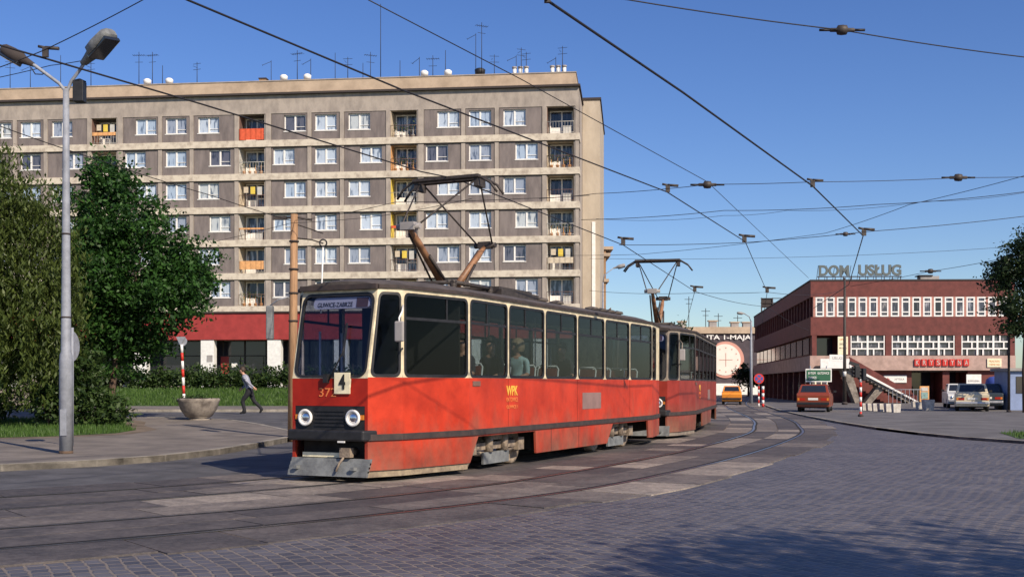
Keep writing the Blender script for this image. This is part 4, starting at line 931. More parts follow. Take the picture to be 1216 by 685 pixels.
# ------------------------------------------------------------------ tram car
# local axes: x = backwards from the start of the straight side, y = away from the photographed side, z up
OUT = [(-2.13, .664), (-1.578, .922), (0.0, 1.22), (9.45, 1.22), (10.85, .95), (11.4, .66)]
ZS, ZTOP = 1.55, 2.87
def top_r(r): return r + .28 if r < -2 else (r - .18 if r > 11.3 else r)
class Patch:      # planar wall patch between two plan points, a along, b up, depth inwards
    def __init__(s, p0, p1, q0, q1, z0, z1, inward):
        s.p0, s.p1, s.q0, s.q1 = [Vector(v) for v in (p0, p1, q0, q1)]; s.z0, s.z1 = z0, z1; s.n = Vector(inward).normalized(); s.L = (s.p1 - s.p0).length
    def P(s, a, b, d=0):
        bot = s.p0.lerp(s.p1, a); tp = s.q0.lerp(s.q1, a); p = bot.lerp(tp, b); return Vector((p.x, p.y, s.z0 + (s.z1 - s.z0) * b)) + s.n * d
    def rect(s, mb, a0, a1, b0, b1, d0, d1): mb.hexa([s.P(a0, b0, d0), s.P(a1, b0, d0), s.P(a1, b0, d1), s.P(a0, b0, d1)], [s.P(a0, b1, d0), s.P(a1, b1, d0), s.P(a1, b1, d1), s.P(a0, b1, d1)]); return mb
    def rr(s, a0, a1, b0, b1, rad, k=4):      # rounded rectangle points in (a,b)
        ra = rad / s.L; rb = rad / (s.z1 - s.z0); out = []
        for cx, cy, st in ((a1 - ra, b1 - rb, 0), (a0 + ra, b1 - rb, 90), (a0 + ra, b0 + rb, 180), (a1 - ra, b0 + rb, 270)):
            for i in range(k + 1): an = R(st + 90 * i / k); out.append((cx + ra * math.cos(an), cy + rb * math.sin(an)))
        return out
    def ring(s, mb, outer, inner, d0, d1):
        n = len(inner); vs = [s.P(a, b, d0) for a, b in outer] + [s.P(a, b, d0) for a, b in inner] + [s.P(a, b, d1) for a, b in outer] + [s.P(a, b, d1) for a, b in inner]
        fs = []
        for i in range(n):
            j = (i + 1) % n; fs += [(i, j, n+j, n+i), (2*n+i, 3*n+i, 3*n+j, 2*n+j), (n+i, n+j, 3*n+j, 3*n+i), (i, 2*n+i, 2*n+j, j)]
        mb.add(vs, fs); return mb
    def plate(s, mb, pts, d0, d1): 
        n = len(pts); vs = [s.P(a, b, d0) for a, b in pts] + [s.P(a, b, d1) for a, b in pts]
        mb.add(vs, [tuple(range(n)), tuple(range(2*n-1, n-1, -1))] + [(i, n+i, n+(i+1) % n, (i+1) % n) for i in range(n)]); return mb
def to_rect(pts, a0, a1, b0, b1):     # push the rounded outline outwards onto the bay rectangle
    ca, cb = (a0+a1)/2, (b0+b1)/2; out = []
    ia = max(p[0] for p in pts) - ca; ib = max(p[1] for p in pts) - cb; n = len(pts); k = n // 4
    for i, (a, b) in enumerate(pts):
        q = i // k; f = (i % k) / (k - 1); u = a - ca; v = b - cb; U = (a1 - a0)/2; V = (b1 - b0)/2
        if abs(u) / ia * .999 >= abs(v) / ib: out.append((ca + math.copysign(U, u), cb + max(-V, min(V, v / ib * V))))
        else: out.append((ca + max(-U, min(U, u / ia * U)), cb + math.copysign(V, v)))
    # make exact corners
    for q, (sa, sb) in enumerate(((1, 1), (-1, 1), (-1, -1), (1, -1))): out[q*k + k//2] = (ca + sa*(a1-a0)/2, cb + sb*(b1-b0)/2)
    return out
def window_bay(T, pt, cream, a0, a1, upper=True, bot=.004, rad=.10, side_gap=.032, divs=(.5,), glassm='tglass', name='window'):
    g = side_gap / pt.L; hh = pt.z1 - pt.z0; ia0, ia1, ib0, ib1 = a0 + g, a1 - g, bot, 1 - .055 / hh
    inner = pt.rr(ia0, ia1, ib0, ib1, rad, 4); outer = to_rect(inner, a0, a1, 0, 1)
    pt.ring(cream, outer, inner, 0, .05)
    t = .042; gin = pt.rr(ia0 + t/pt.L, ia1 - t/pt.L, ib0 + t/hh, ib1 - t/hh, rad - .03, 4)
    gk = MB(); pt.ring(gk, inner, gin, -.008, .03)
    if upper:
        bb = ib0 + (ib1 - ib0) * .69; pt.rect(gk, ia0 + t/pt.L, ia1 - t/pt.L, bb - .012/hh, bb + .03/hh, .0, .022)
        for dv in divs:
            aa = ia0 + (ia1 - ia0) * dv; pt.rect(gk, aa - .015/pt.L, aa + .015/pt.L, bb + .03/hh, ib1 - t/hh, .002, .022)
    wo = gk.build(name, [M['black']], T)
    gl = MB(); pt.plate(gl, gin, .012, .018); gl.build('pane', M[glassm], wo); return wo
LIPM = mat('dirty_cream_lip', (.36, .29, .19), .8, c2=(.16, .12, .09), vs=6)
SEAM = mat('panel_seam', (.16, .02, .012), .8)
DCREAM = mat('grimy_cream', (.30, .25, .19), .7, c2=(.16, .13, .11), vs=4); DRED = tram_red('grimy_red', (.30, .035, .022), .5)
def make_tram():
    T = thing('tram_car', '', 'tram')
    cream = MB(); red = MB(); redf = MB(); rub = MB(); dark = MB(); lip = MB()
    for sg in (-1, 1):
        for i in range(5):
            (r0, h0), (r1, h1) = OUT[i], OUT[i+1]; p0 = (r0, sg*h0, 0); p1 = (r1, sg*h1, 0); q0 = (top_r(r0), sg*h0, 0); q1 = (top_r(r1), sg*h1, 0)
            d = Vector((r1 - r0, sg*(h1 - h0), 0)).normalized(); inw = Vector((d.y, -d.x, 0)); inw = inw if inw.y * sg < 0 else -inw
            up = Patch(p0, p1, q0, q1, ZS, ZTOP, inw); lo = Patch(p0, p1, p0, p1, .72, ZS, inw)
            lo.rect(red, 0, 1, 0, 1, 0, .05)
            st = Patch(p0, p1, p0, p1, .63, .72, inw); st.rect(rub, 0, 1, 0, 1, -.03, .05)
            e = MB(); Patch(q0, q1, q0, q1, ZTOP, ZTOP + .05, inw).rect(rub, -.004, 1.004, 0, 1, -.035, .05)
            if i == 0: window_bay(T, up, cream, 0, 1, upper=False, side_gap=.035, name='corner_window')
            elif i == 1: window_bay(T, up, cream, 0, 1, divs=(.66,), name='cab_window')
            elif i == 2:
                br = [0, 1.47, 3.06, 4.68, 6.24, 7.84, 9.45]
                for k in range(6):
                    window_bay(T, up, cream, br[k]/9.45, br[k+1]/9.45, divs=(.45,) if k < 2 else (.5,))
            elif i == 3: window_bay(T, up, cream, 0, .55, upper=False, name='rear_side_window'); up.rect(cream, .55, 1, 0, 1, 0, .05)
            else: up.rect(cream, 0, 1, 0, 1, 0, .05)
            # skirt
            if i != 2:
                sk_ = Patch(p0, p1, p0, p1, .19, .63, inw)
                if i == 0: sk_.rect(red, .0, 1, 0, 1, 0, .04)
                else: sk_.rect(red, 0, 1, 0, 1, 0, .04)
                if i < 2: lp = MB(); Patch(p0, p1, p0, p1, .09, .19, inw).rect(lp, 0, 1, 0, 1, .03, .07); lp.build('lower_lip', LIPM, T)
            else:
                y0 = sg * 1.22; y1 = sg * 1.18
                def sp(pts): red.prism([(x, y0, z) for x, z in pts], (0, y1 - y0, 0))
                sp([(0, .19), (.04, .19), (.33, .60), (.33, .63), (0, .63)]); sp([(.33, .60), (2.63, .60), (2.63, .63), (.33, .63)])
                sp([(2.67, .20), (6.38, .20), (6.74, .60), (6.74, .63), (2.63, .63), (2.63, .60)]); sp([(6.74, .60), (9.12, .60), (9.12, .63), (6.74, .63)]); sp([(9.18, .20), (9.45, .20), (9.45, .63), (9.12, .63), (9.12, .60)])
                red.cur = 1
                for xx in (1.47, 4.68, 7.84): red.box(xx - .005, xx + .005, y0 + (-.003 if sg < 0 else .003), y1, .73, 1.54)
                red.cur = 0
                for xx in (3.35, 4.75): rub.box(xx, xx + .012, y0 + (-.004 if sg < 0 else .004), y1, .2, .62)
    # front (x=-2.13) and rear faces
    hf = .664; Fp = Patch((-2.13, -hf, 0), (-2.13, hf, 0), (-1.85, -hf, 0), (-1.85, hf, 0), ZS, ZTOP, (1, 0, 0))
    g = .028/Fp.L; hh = ZTOP - ZS; inner = Fp.rr(g, 1 - g, .0, 1 - .06/hh, .14, 4); outer = to_rect(inner, 0, 1, -.01, 1); Fp.ring(cream, outer, inner, 0, .05)
    t = .035; gin = Fp.rr(g + t/Fp.L, 1 - g - t/Fp.L, t/hh, 1 - .07/hh - t/hh, .10, 4); gk = MB(); Fp.ring(gk, inner, gin, -.012, .03)
    ws = gk.build('windscreen', M['black'], T); gl = MB(); Fp.plate(gl, gin, .010, .018); gl.build('pane', M['wglass'], ws)
    wp = MB(); wp.tube([Fp.P(.48, -.03, -.04), Fp.P(.34, .28, -.05), Fp.P(.33, .34, -.05)], .011, 6); wp.obox(Fp.P(.33, .42, -.045), (.02, .025, .5), Matrix.Rotation(R(12), 3, 'Y')); wp.box(-2.2, -2.12, .0, .07, 1.47, 1.6)
    wp.build('wiper', M['black'], T)
    # destination box behind the glass
    db = MB(); ctr = Fp.P(.47, .845, .08); pts = [(.13, .78), (.81, .78), (.84, .80), (.85, .845), (.84, .89), (.81, .91), (.13, .91), (.10, .89), (.09, .845), (.10, .80)]
    Fp.plate(db, pts, .03, .16); dbo = db.build('destination_box', M['plate'], T)
    db = MB(); Fp.plate(db, [(.12, .79), (.27, .79), (.27, .90), (.12, .90)], .022, .03); db.build('route_lens', pal['n'], dbo)
    upv = (Fp.P(.5, 1) - Fp.P(.5, 0)).normalized()
    # text reads from the street: right = towards smaller a
    text_obj('lettering', 'GLIWICE-ZABRZE', .07, .62, Fp.P(.555, .825, .024), (0, -1, 0), upv, M['ink'], dbo, .004, .0)
    # NOTE front panels
    redf.box(-2.13, -2.08, -hf, hf, 1.13, ZS)
    redf.box(-2.13, -2.08, -hf, -hf + .05, .2, 1.13); redf.box(-2.13, -2.08, hf - .05, hf, .2, 1.13)
    redf.build('front_panel', M['redfront'], T)
    gr = MB(); gr.box(-2.125, -2.09, -hf + .05, hf - .05, .78, 1.13)
    for k in range(5): gr.box(-2.14, -2.125, -.26, .26, .83 + k*.055, .855 + k*.055)
    gr.build('grille', M['black'], T)
    for y in (-.42, .42):
        hl = MB(); hl.lathe([(.118, 0), (.128, -.03), (.118, -.045), (.088, -.045), (.085, -.02)], (-2.125, y, .955), 24, 'x'); ho = hl.build('headlight', M['white'], T)
        q = MB(); q.lathe([(.086, -.022), (.05, -.035), (.001, -.04)], (-2.12, y, .955), 20, 'x'); q.build('lens', M['chrome'], ho)
        q = MB(); q.box(-2.145, -2.12, y * 1.36 - .03, y * 1.36 + .03, .93, 1.0); q.build('indicator', M['amber'], T)
    bp = MB(); bp.hexa([(-2.26, -.66, .62), (-1.98, -.745, .62), (-1.98, .745, .62), (-2.26, .66, .62)], [(-2.26, -.66, .78), (-1.98, -.745, .78), (-1.98, .745, .78), (-2.26, .66, .78)]); bp.build('bumper', M['black'], T, bevel=.03)
    MB().box(-2.28, -2.26, .0 - .36, .0 - .24, .60, .625).build('number_lamp', M['white'], T)
    nr = MB(); nr.box(-1.9, -1.86, -.62, .62, .2, .63); nr.build('recess', M['under'], T)
    MB().box(-2.1, -2.05, -.22, .50, .37, .44).build('step_bar', M['card'], T)
    cp = MB(); cp.tube([(-1.9, -.30, .45), (-2.12, -.30, .45)], .06, 10); cp.box(-2.2, -2.1, -.40, -.22, .38, .52); cp.tube([(-2.15, -.30, .42), (-2.26, -.26, .30), (-2.29, -.22, .18)], .018, 6); cp.build('coupler', M['wheel'], T)
    lg = MB()
    for k, (x, z) in enumerate(((-2.12, .36), (-2.15, .305), (-2.18, .25), (-2.21, .19))): lg.hexa([(x - .05, -.72, z - .085), (x - .01, -.72, z - .085), (x - .01, .66, z - .085), (x - .05, .66, z - .085)], [(x - .03, -.72, z), (x + .03, -.72, z), (x + .03, .66, z), (x - .03, .66, z)])
    for y in (-.5, .5): lg.box(-2.3, -1.9, y - .03, y + .03, .2, .25)
    lg.build('lifeguard', M['guard'], T)
    pc = MB(); pc.box(-2.16, -2.145, -.375, -.105, 1.31, 1.62); pc.add([(-2.152, -.385, 1.40), (-2.152, -.395, 1.52), (-2.152, -.37, 1.55), (-2.148, -.37, 1.38)], [(0, 1, 2, 3)]); po = pc.build('route_plate', M['card'], T)
    text_obj('route_number', '4', .22, .11, (-2.168, -.245, 1.485), (0, -1, 0), UZ, M['ink'], po, .006, .03)
    text_obj('fleet_number', '372', .13, .30, (-2.136, .03, 1.33), (0, -1, 0), UZ, M['ghost'], T, .004)
    # rear
    bk = MB(); bk.box(11.36, 11.41, -.66, .66, .3, ZS + .05); bk.build('rear_panel', M['red'], T)
    RP = Patch((11.4, -.66, 0), (11.4, .66, 0), (11.22, -.66, 0), (11.22, .66, 0), ZS, ZTOP, (-1, 0, 0)); rc = MB()
    inner = RP.rr(.06, .94, .05, .9, .1, 4); RP.ring(cream, to_rect(inner, 0, 1, 0, 1), inner, 0, .05); gk = MB(); gin = RP.rr(.09, .91, .08, .87, .08, 4); RP.ring(gk, inner, gin, -.01, .03); rw = gk.build('rear_window', M['black'], T); gl = MB(); RP.plate(gl, gin, .01, .018); gl.build('pane', M['tglass'], rw)
    MB().hexa([(11.4, -.66, .62), (11.55, -.5, .62), (11.55, .5, .62), (11.4, .66, .62)], [(11.4, -.66, .75), (11.55, -.5, .75), (11.55, .5, .75), (11.4, .66, .75)]).tube([(11.4, 0, .45), (11.85, 0, .45)], .06, 8).build('rear_bumper', M['black'], T)
    rub.box(-1.93, -1.80, -.675, .675, 2.855, 2.93)
    cream.build('window_surround', M['cream'], T); red.build('side_panel', [M['red'], SEAM], T); rub.build('rubbing_strip', M['strip'], T); pass
    # access hatch, sand filler, doors rail
    MB().box(4.95, 6.0, -1.226, -1.215, .95, 1.28).build('hatch', M['hatch'], T)
    MB().box(.12, .38, -1.235, -1.215, 1.42, 1.50).build('side_lamp', pal['n'], T)
    text_obj('lettering', 'WPK', .17, .46, (1.62, -1.226, 1.34), RX, UZ, M['yellow'], T, .004, .03)
    text_obj('lettering', 'KATOWICE', .075, .46, (1.62, -1.226, 1.185), RX, UZ, M['ghost'], T, .004, .01)
    text_obj('lettering', 'GLIWICE 1', .06, .46, (1.62, -1.226, 1.06), RX, UZ, M['ghost'], T, .004, .01)
    # roof loft
    rf = MB(); rf.smooth = True; NS = 12; st = [(-1.88, .66, .07), (-1.55, .90, .13), (-.9, 1.04, .17), (0, 1.20, .20), (4.7, 1.21, .20), (9.45, 1.20, .20), (10.8, .94, .16), (11.25, .64, .08)]
    vs = []
    for x, hw, c in st:
        for k in range(NS + 1):
            y = -hw + 2*hw*k/NS; z = ZTOP + .045 + c * max(0, 1 - abs(y/hw)**2.6); vs.append((x, y, z))
    rf.add(vs, [(i*(NS+1)+k, i*(NS+1)+k+1, (i+1)*(NS+1)+k+1, (i+1)*(NS+1)+k) for i in range(len(st)-1) for k in range(NS)])
    rf.smooth = False; rf.add([vs[k] for k in range(NS+1)] , [tuple(range(NS+1))]); rf.add([vs[(len(st)-1)*(NS+1)+k] for k in range(NS+1)], [tuple(range(NS+1))[::-1]])
    ro = rf.build('roof', M['roof'], T)
    ce = MB(); ce.prism([(-1.75, -.6, 2.86), (-1.5, -.85, 2.86), (0, -1.12, 2.86), (9.4, -1.12, 2.86), (10.7, -.88, 2.86), (11.1, -.6, 2.86), (11.1, .6, 2.86), (10.7, .88, 2.86), (9.4, 1.12, 2.86), (0, 1.12, 2.86), (-1.5, .85, 2.86), (-1.75, .6, 2.86)], (0, 0, .03)); ce.build('ceiling', M['inside'], T)
    for k, x in enumerate((7.2, 7.75, 8.3, 8.85, 4.4, 5.2)):
        v = MB(); v.lathe([(.09, 0), (.10, .06), (.16, .07), (.14, .12), (.001, .15)], (x, -.55, 3.02), 12); v.build('roof_ventilator', M['roof'], T)
    MB().box(2.6, 4.3, -.55, .55, 3.08, 3.2).box(2.7, 4.2, -.45, .45, 3.2, 3.26).build('resistor_box', M['panto'], T)
    # interior
    fl = MB(); fl.prism([(-1.9, -.6, .80), (-1.5, -.86, .80), (0, -1.15, .80), (9.4, -1.15, .80), (10.7, -.88, .80), (11.3, -.6, .80), (11.3, .6, .80), (10.7, .88, .80), (9.4, 1.15, .80), (0, 1.15, .80), (-1.5, .86, .80), (-1.9, .6, .80)], (0, 0, .07)); fl.build('floor', M['floor'], T)
    MB().box(-.12, -.08, -1.1, .72, .87, 2.84).build('cab_partition', M['floor'], T); MB().box(-1.95, -1.6, -.6, .6, .87, 1.45).build('dashboard', M['inside'], T)
    for sy, rows in ((-1, [.75, 1.85, 2.95, 4.05, 5.15, 6.1, 7.0, 7.9, 8.8]), (1, [2.6, 3.7, 6.3, 7.4])):
        for x in rows:
            y = sy * .82; s = MB(); s.box(x - .42, x, y - .2, y + .2, 1.27, 1.33); s.hexa([(x - .02, y - .2, 1.30), (x + .03, y - .2, 1.30), (x + .03, y + .2, 1.30), (x - .02, y + .2, 1.30)], [(x + .08, y - .19, 1.76), (x + .12, y - .19, 1.76), (x + .12, y + .19, 1.76), (x + .08, y + .19, 1.76)])
            so = s.build('seat', M['seat'], T, bevel=.015); q = MB()
            for yy in (-.215, .215): q.tube([(x - .25, y + yy, .87), (x - .02, y + yy, 1.25), (x + .10, y + yy, 1.74), (x + .10, y + yy * .8, 1.80)], .018, 6)
            q.tube([(x + .10, y - .17, 1.80), (x + .10, y + .17, 1.80)], .016, 6); q.build('seat_frame', M['white'], so)
    for x in (1.3, 3.4, 5.6, 7.8):
        q = MB(); q.tube([(x, .1, .87), (x, .1, 2.86)], .017, 6); q.build('grab_pole', M['white'], T)
    for x in (-.9, 4.9, 8.6):
        q = MB()
        for yy in (0, .62): q.tube([(x + yy, 1.02, .9), (x + yy, 1.02, 2.3)], .02, 6)
        q.build('door_handrail', M['white'], T)
    # mirror
    mr = MB(); mr.tube([(-1.58, -.93, 2.62), (-1.75, -1.02, 2.52), (-1.84, -1.02, 2.42), (-1.84, -1.02, 2.35)], .014, 6); mo = mr.build('mirror_arm', M['white'], T)
    MB().box(-1.87, -1.82, -1.10, -.95, 2.07, 2.37).build('mirror', M['greywall'], mo, bevel=.02)
    MB().tube([(-1.6, -.93, 1.98), (-1.72, -1.0, 1.97)], .016, 6).build('bracket', M['black'], T)
    # bogies
    for bc in (1.45, 7.5):
        bg = MB(); bg.box(bc - 1.25, bc + 1.25, -.62, .62, .42, .56); bg.box(bc - .25, bc + .25, -1.0, 1.0, .5, .66)
        for sy in (-1, 1):
            bg.box(bc - 1.15, bc + 1.15, sy*.86, sy*.98, .34, .46)
            bg.tube([(bc - 1.0, sy*.92, .34), (bc, sy*.92, .22), (bc + 1.0, sy*.92, .34)], .045, 8)
            for xx in (-.3, .3): bg.tube([(bc + xx, sy*1.0, .3), (bc + xx, sy*1.0, .6)], .08, 10)
        bo = bg.build('bogie', M['wheel'], T)
        MB().box(bc - .55, bc + .45, -1.03, -.99, .10, .30).build('track_brake', M['guard'], bo)
        for wx in (-.95, .95):
            for sy in (-1, 1):
                wh = MB(); wh.lathe([(.10, .09), (.11, .05), (.24, .03), (.27, .055), (.325, .06), (.327, -.05), (.35, -.06), (.34, -.08), (.05, -.08)] , (bc + wx, sy * .80, .345), 28, 'y', None) if False else None
                prof = [(.001, .12), (.10, .11), (.11, .06), (.23, .035), (.265, .065), (.322, .065), (.327, -.055), (.352, -.07), (.345, -.09), (.001, -.09)]
                wh.lathe([(r_, h_ * sy) for r_, h_ in prof], (bc + wx, sy * .79, .345), 28, 'y'); wh.build('wheel', M['wheel'], bo)
                MB().box(bc + wx - .12, bc + wx + .12, sy*.93, sy*1.04, .28, .5).build('axle_box', M['wheel'], bo)
    un = MB(); un.box(2.9, 6.0, -1.0, 1.0, .25, .62); un.box(-1.6, .0, -.75, .75, .3, .62); un.box(9.3, 11.2, -.6, .6, .3, .62); un.box(-1.9, 11.2, -.6, .6, .62, .80); un.box(0, 9.4, -1.12, 1.12, .66, .80); un.build('underframe', M['under'], T)
    # pantograph
    px_, pz = 1.61, 3.14; pb = MB()
    for sy in (-.45, .45): pb.tube([(px_ - .75, sy, pz + .05), (px_ + .75, sy, pz + .05)], .04, 6)
    for sx in (-.7, .7):
        pb.tube([(px_ + sx, -.5, pz + .05), (px_ + sx, .5, pz + .05)], .04, 6)
        for sy in (-.45, .45): pb.lathe([(.05, -.1), (.07, -.06), (.05, -.03), (.07, 0), (.05, .04)], (px_ + sx, sy, pz), 8)
    po = pb.build('pantograph', M['panto'], T)
    kn = 4.07; kx_ = 1.43; hz_ = 5.06
    for sg in (-1, 1):
        b0 = Vector((px_ + sg*.28, sg*.0, pz + .08)); k0 = Vector((px_ + sg*kx_, 0, kn))
        q = MB(); q.tube([b0, b0.lerp(k0, .75), k0], [.065, .06, .035], 10); q.build('lower_arm', M['pantobrown'], po)
        q = MB(); q.tube([b0 + Vector((sg*.12, .12, 0)), k0.lerp(b0, .12) + Vector((0, .08, 0))], .02, 6); q.tube([b0 + Vector((sg*.05, -.12, 0)), k0.lerp(b0, .5) + Vector((0, -.07, 0))], .028, 6); q.build('spring', M['panto'], po)
        q = MB(); q.tube([k0 + Vector((0, -.22, 0)), k0 + Vector((0, .22, 0))], .05, 8); q.box(k0.x - .07, k0.x + .07, -.13, .13, kn - .06, kn + .07); q.build('knee', M['greywall'] if sg < 0 else M['panto'], po)
        for sy in (-1, 1):
            q = MB(); q.tube([k0 + Vector((0, sy*.15, 0)), (px_ + sg*.12, sy*.55, hz_ - .06)], .016, 6); q.build('upper_arm', M['panto'], po)
    hd = MB()
    for sx in (-.13, .13): hd.tube([(px_ + sx, -1.0, hz_ - .28), (px_ + sx, -.88, hz_ - .12), (px_ + sx, -.68, hz_), (px_ + sx, .68, hz_), (px_ + sx, .88, hz_ - .12), (px_ + sx, 1.0, hz_ - .28)], .022, 8)
    hd.box(px_ - .19, px_ - .07, -.66, .66, hz_ + .0, hz_ + .05); hd.box(px_ + .07, px_ + .19, -.66, .66, hz_, hz_ + .05)
    for sy in (-.6, .6): hd.box(px_ - .15, px_ + .15, sy - .04, sy + .04, hz_ - .15, hz_ - .02)
    hd.build('collector_head', M['panto'], po)
    MB().tube([(px_ + .2, .8, 3.1), (px_ - .5, .8, 3.3), (px_ - .7, .8, 4.1)], .0, 4) if False else None
    return T
TR = make_tram()
C2 = copy_tree(TR)
u1 = Vector((.4236, .9058, 0)); n1 = Vector((-.9058, .4236, 0))
TR.location = Vector((-.688, 17.95, 0)) + n1 * 1.22; TR.rotation_euler.z = math.atan2(u1.y, u1.x)
TR['label'] = 'leading red and cream tram car with the number 4 card, nearest the camera'
u2 = Vector((.2385, .971, 0)); n2 = Vector((-.971, .2385, 0))
C2.location = Vector((5.10, 31.15, 0)) + n2 * 1.22; C2.rotation_euler.z = math.atan2(u2.y, u2.x)
C2['label'] = 'second red and cream tram car coupled behind the leading one, angled in the curve'
for o in (TR, C2): o['group'] = 'coupled tram cars of one tram train'
for o in list(C2.children):
    if o.name.split('.')[0] == 'route_plate':
        for c in list(o.children): bpy.data.objects.remove(c)
        bpy.data.objects.remove(o)
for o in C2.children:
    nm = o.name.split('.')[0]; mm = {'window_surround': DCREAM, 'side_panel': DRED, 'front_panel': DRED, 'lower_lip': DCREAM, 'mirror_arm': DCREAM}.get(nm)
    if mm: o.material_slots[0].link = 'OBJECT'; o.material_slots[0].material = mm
def TL(x, y, z): return Matrix.Translation(TR.location) @ Matrix.Rotation(TR.rotation_euler.z, 4, 'Z') @ Vector((x, y, z))
# ------------------------------------------------------------------ people
def skin_mesh(name, joints, edges, regions, mats, loc, rz, root='pelvis', sub=2, parent=None):
    names = list(joints); me = bpy.data.meshes.new(name)
    me.from_pydata([joints[n][:3] for n in names], [(names.index(a), names.index(b)) for a, b in edges], []); me.update()
    o = bpy.data.objects.new(name, me); col.objects.link(o)
    sk_ = o.modifiers.new('skin', 'SKIN'); sk_.use_smooth_shade = True
    for i, n in enumerate(names):
        sv_ = me.skin_vertices[0].data[i]; r = joints[n][3]; sv_.radius = (r, r) if not isinstance(r, tuple) else r; sv_.use_root = (n == root)
    ss = o.modifiers.new('sub', 'SUBSURF'); ss.levels = sub; ss.render_levels = sub
    bpy.context.view_layer.update()
    m2 = bpy.data.meshes.new_from_object(o.evaluated_get(bpy.context.evaluated_depsgraph_get())); bpy.data.objects.remove(o); m2.name = name
    m2.materials.clear()
    for m in mats: m2.materials.append(m)
    segs = [(Vector(joints[a][:3]), Vector(joints[b][:3]), regions.get((a, b), regions.get(b, 0))) for a, b in edges]
    for p in m2.polygons:
        c = p.center; best = (9, 0)
        for a, b, rg in segs:
            d = b - a; t = max(0, min(1, (c - a).dot(d) / max(d.length_squared, 1e-9))); q = (c - (a + d*t)).length
            if q < best[0]: best = (q, rg)
        p.material_index = best[1]; p.use_smooth = True
    ob = bpy.data.objects.new(name, m2); col.objects.link(ob); ob.location = loc; ob.rotation_euler.z = rz
    if parent: ob.parent = parent
    return ob
def hand(J, E, side, wrist, fwd, palm_n, thumb_dir, curl=.35, rg=None):
    w_ = Vector(wrist); f = Vector(fwd).normalized(); n = Vector(palm_n).normalized(); s_ = f.cross(n).normalized()
    if s_.dot(Vector(thumb_dir)) < 0: s_ = -s_
    pc = w_ + f*.055; J['palm' + side] = (*pc, .030); E.append(('wr' + side, 'palm' + side))
    for i, (off, L_) in enumerate(((.028, .070), (.009, .080), (-.010, .074), (-.028, .058))):
        b_ = pc + f*.035 + s_*off; d1 = (f + n*curl).normalized(); d2 = (f + n*curl*2.6).normalized()
        a = 'f%d%s' % (i, side); J[a] = (*b_, .0095); J[a + 'b'] = (*(b_ + d1*L_*.5), .0085); J[a + 'c'] = (*(b_ + d1*L_*.5 + d2*L_*.5), .0075)
        E += [('palm' + side, a), (a, a + 'b'), (a + 'b', a + 'c')]
    t0 = w_ + f*.03 + s_*.035; J['t' + side] = (*t0, .011); J['tb' + side] = (*(t0 + (f*.6 + s_*.6 + n*.3).normalized()*.04), .010); J['tc' + side] = (*(t0 + (f*.6 + s_*.6 + n*.3).normalized()*.035 + (f + n*.4).normalized()*.035), .008)
    E += [('palm' + side, 't' + side), ('t' + side, 'tb' + side), ('tb' + side, 'tc' + side)]
def face(T, hc, d, hairm, hs=1.0, long=False, up=Vector((0, 0, 1))):
    """hair, eyes and mouth as children; hc head centre, d looking direction"""
    d = Vector(d).normalized(); s_ = d.cross(up).normalized(); u = s_.cross(d).normalized(); M3 = Matrix((s_, d, u)).transposed()
    h = MB(); vs = []; seg, rg_ = 16, 9
    for i in range(rg_ + 1):
        ph = math.pi * i / rg_ * (.62 if not long else .74)
        for j in range(seg):
            a = 2*math.pi*j/seg; x, y, z = math.sin(ph)*math.cos(a), math.sin(ph)*math.sin(a), math.cos(ph)
            if y > .35 and z < .45: z = .45 + (z - .45)*.15; y *= .95
            rr_ = 1 + .05*math.sin(7*a + i)*math.sin(ph)
            vs.append(hc + M3 @ Vector((x*.090*rr_*hs*(1.12 if long else 1), (y*.108 - .012)*rr_*hs*(1.05 if long else 1), (z*.128*rr_ + .012)*hs)))
    h.smooth = True; h.add(vs, [(i*seg+j, i*seg+(j+1) % seg, (i+1)*seg+(j+1) % seg, (i+1)*seg+j) for i in range(rg_) for j in range(seg)]); h.build('hair', hairm, T)
    for sx in (-1, 1):
        e = MB(); e.ball(hc + M3 @ Vector((sx*.031, .090, -.012)), .009, 8, 6); e.build('eye', M['ink'], T)
    e = MB(); e.ball(hc + M3 @ Vector((0, .088, -.062)), (.022, .01, .007), 8, 5); e.build('mouth', pal['n'], T)
def head_j(J, E, neck, hc, d):
    d = Vector(d).normalized(); hc = Vector(hc); dn = (hc - Vector(neck)).normalized()
    J['chin'] = (*(hc - dn*.07 + d*.012), (.062, .062)); J['headc'] = (*(hc + dn*.02), (.088, .098)); J['crown'] = (*(hc + dn*.085), (.060, .066)); J['nose'] = (*(hc + d*.104 - dn*.025), .010)
    E += [('neck', 'chin'), ('chin', 'headc'), ('headc', 'crown'), ('headc', 'nose')]
    s_ = d.cross(Vector((0, 0, 1))).normalized()
    for k, q in ((1, 'earl'), (-1, 'earr')): J[q] = (*(hc + s_*k*.094 - d*.008), .013); E.append(('headc', q))
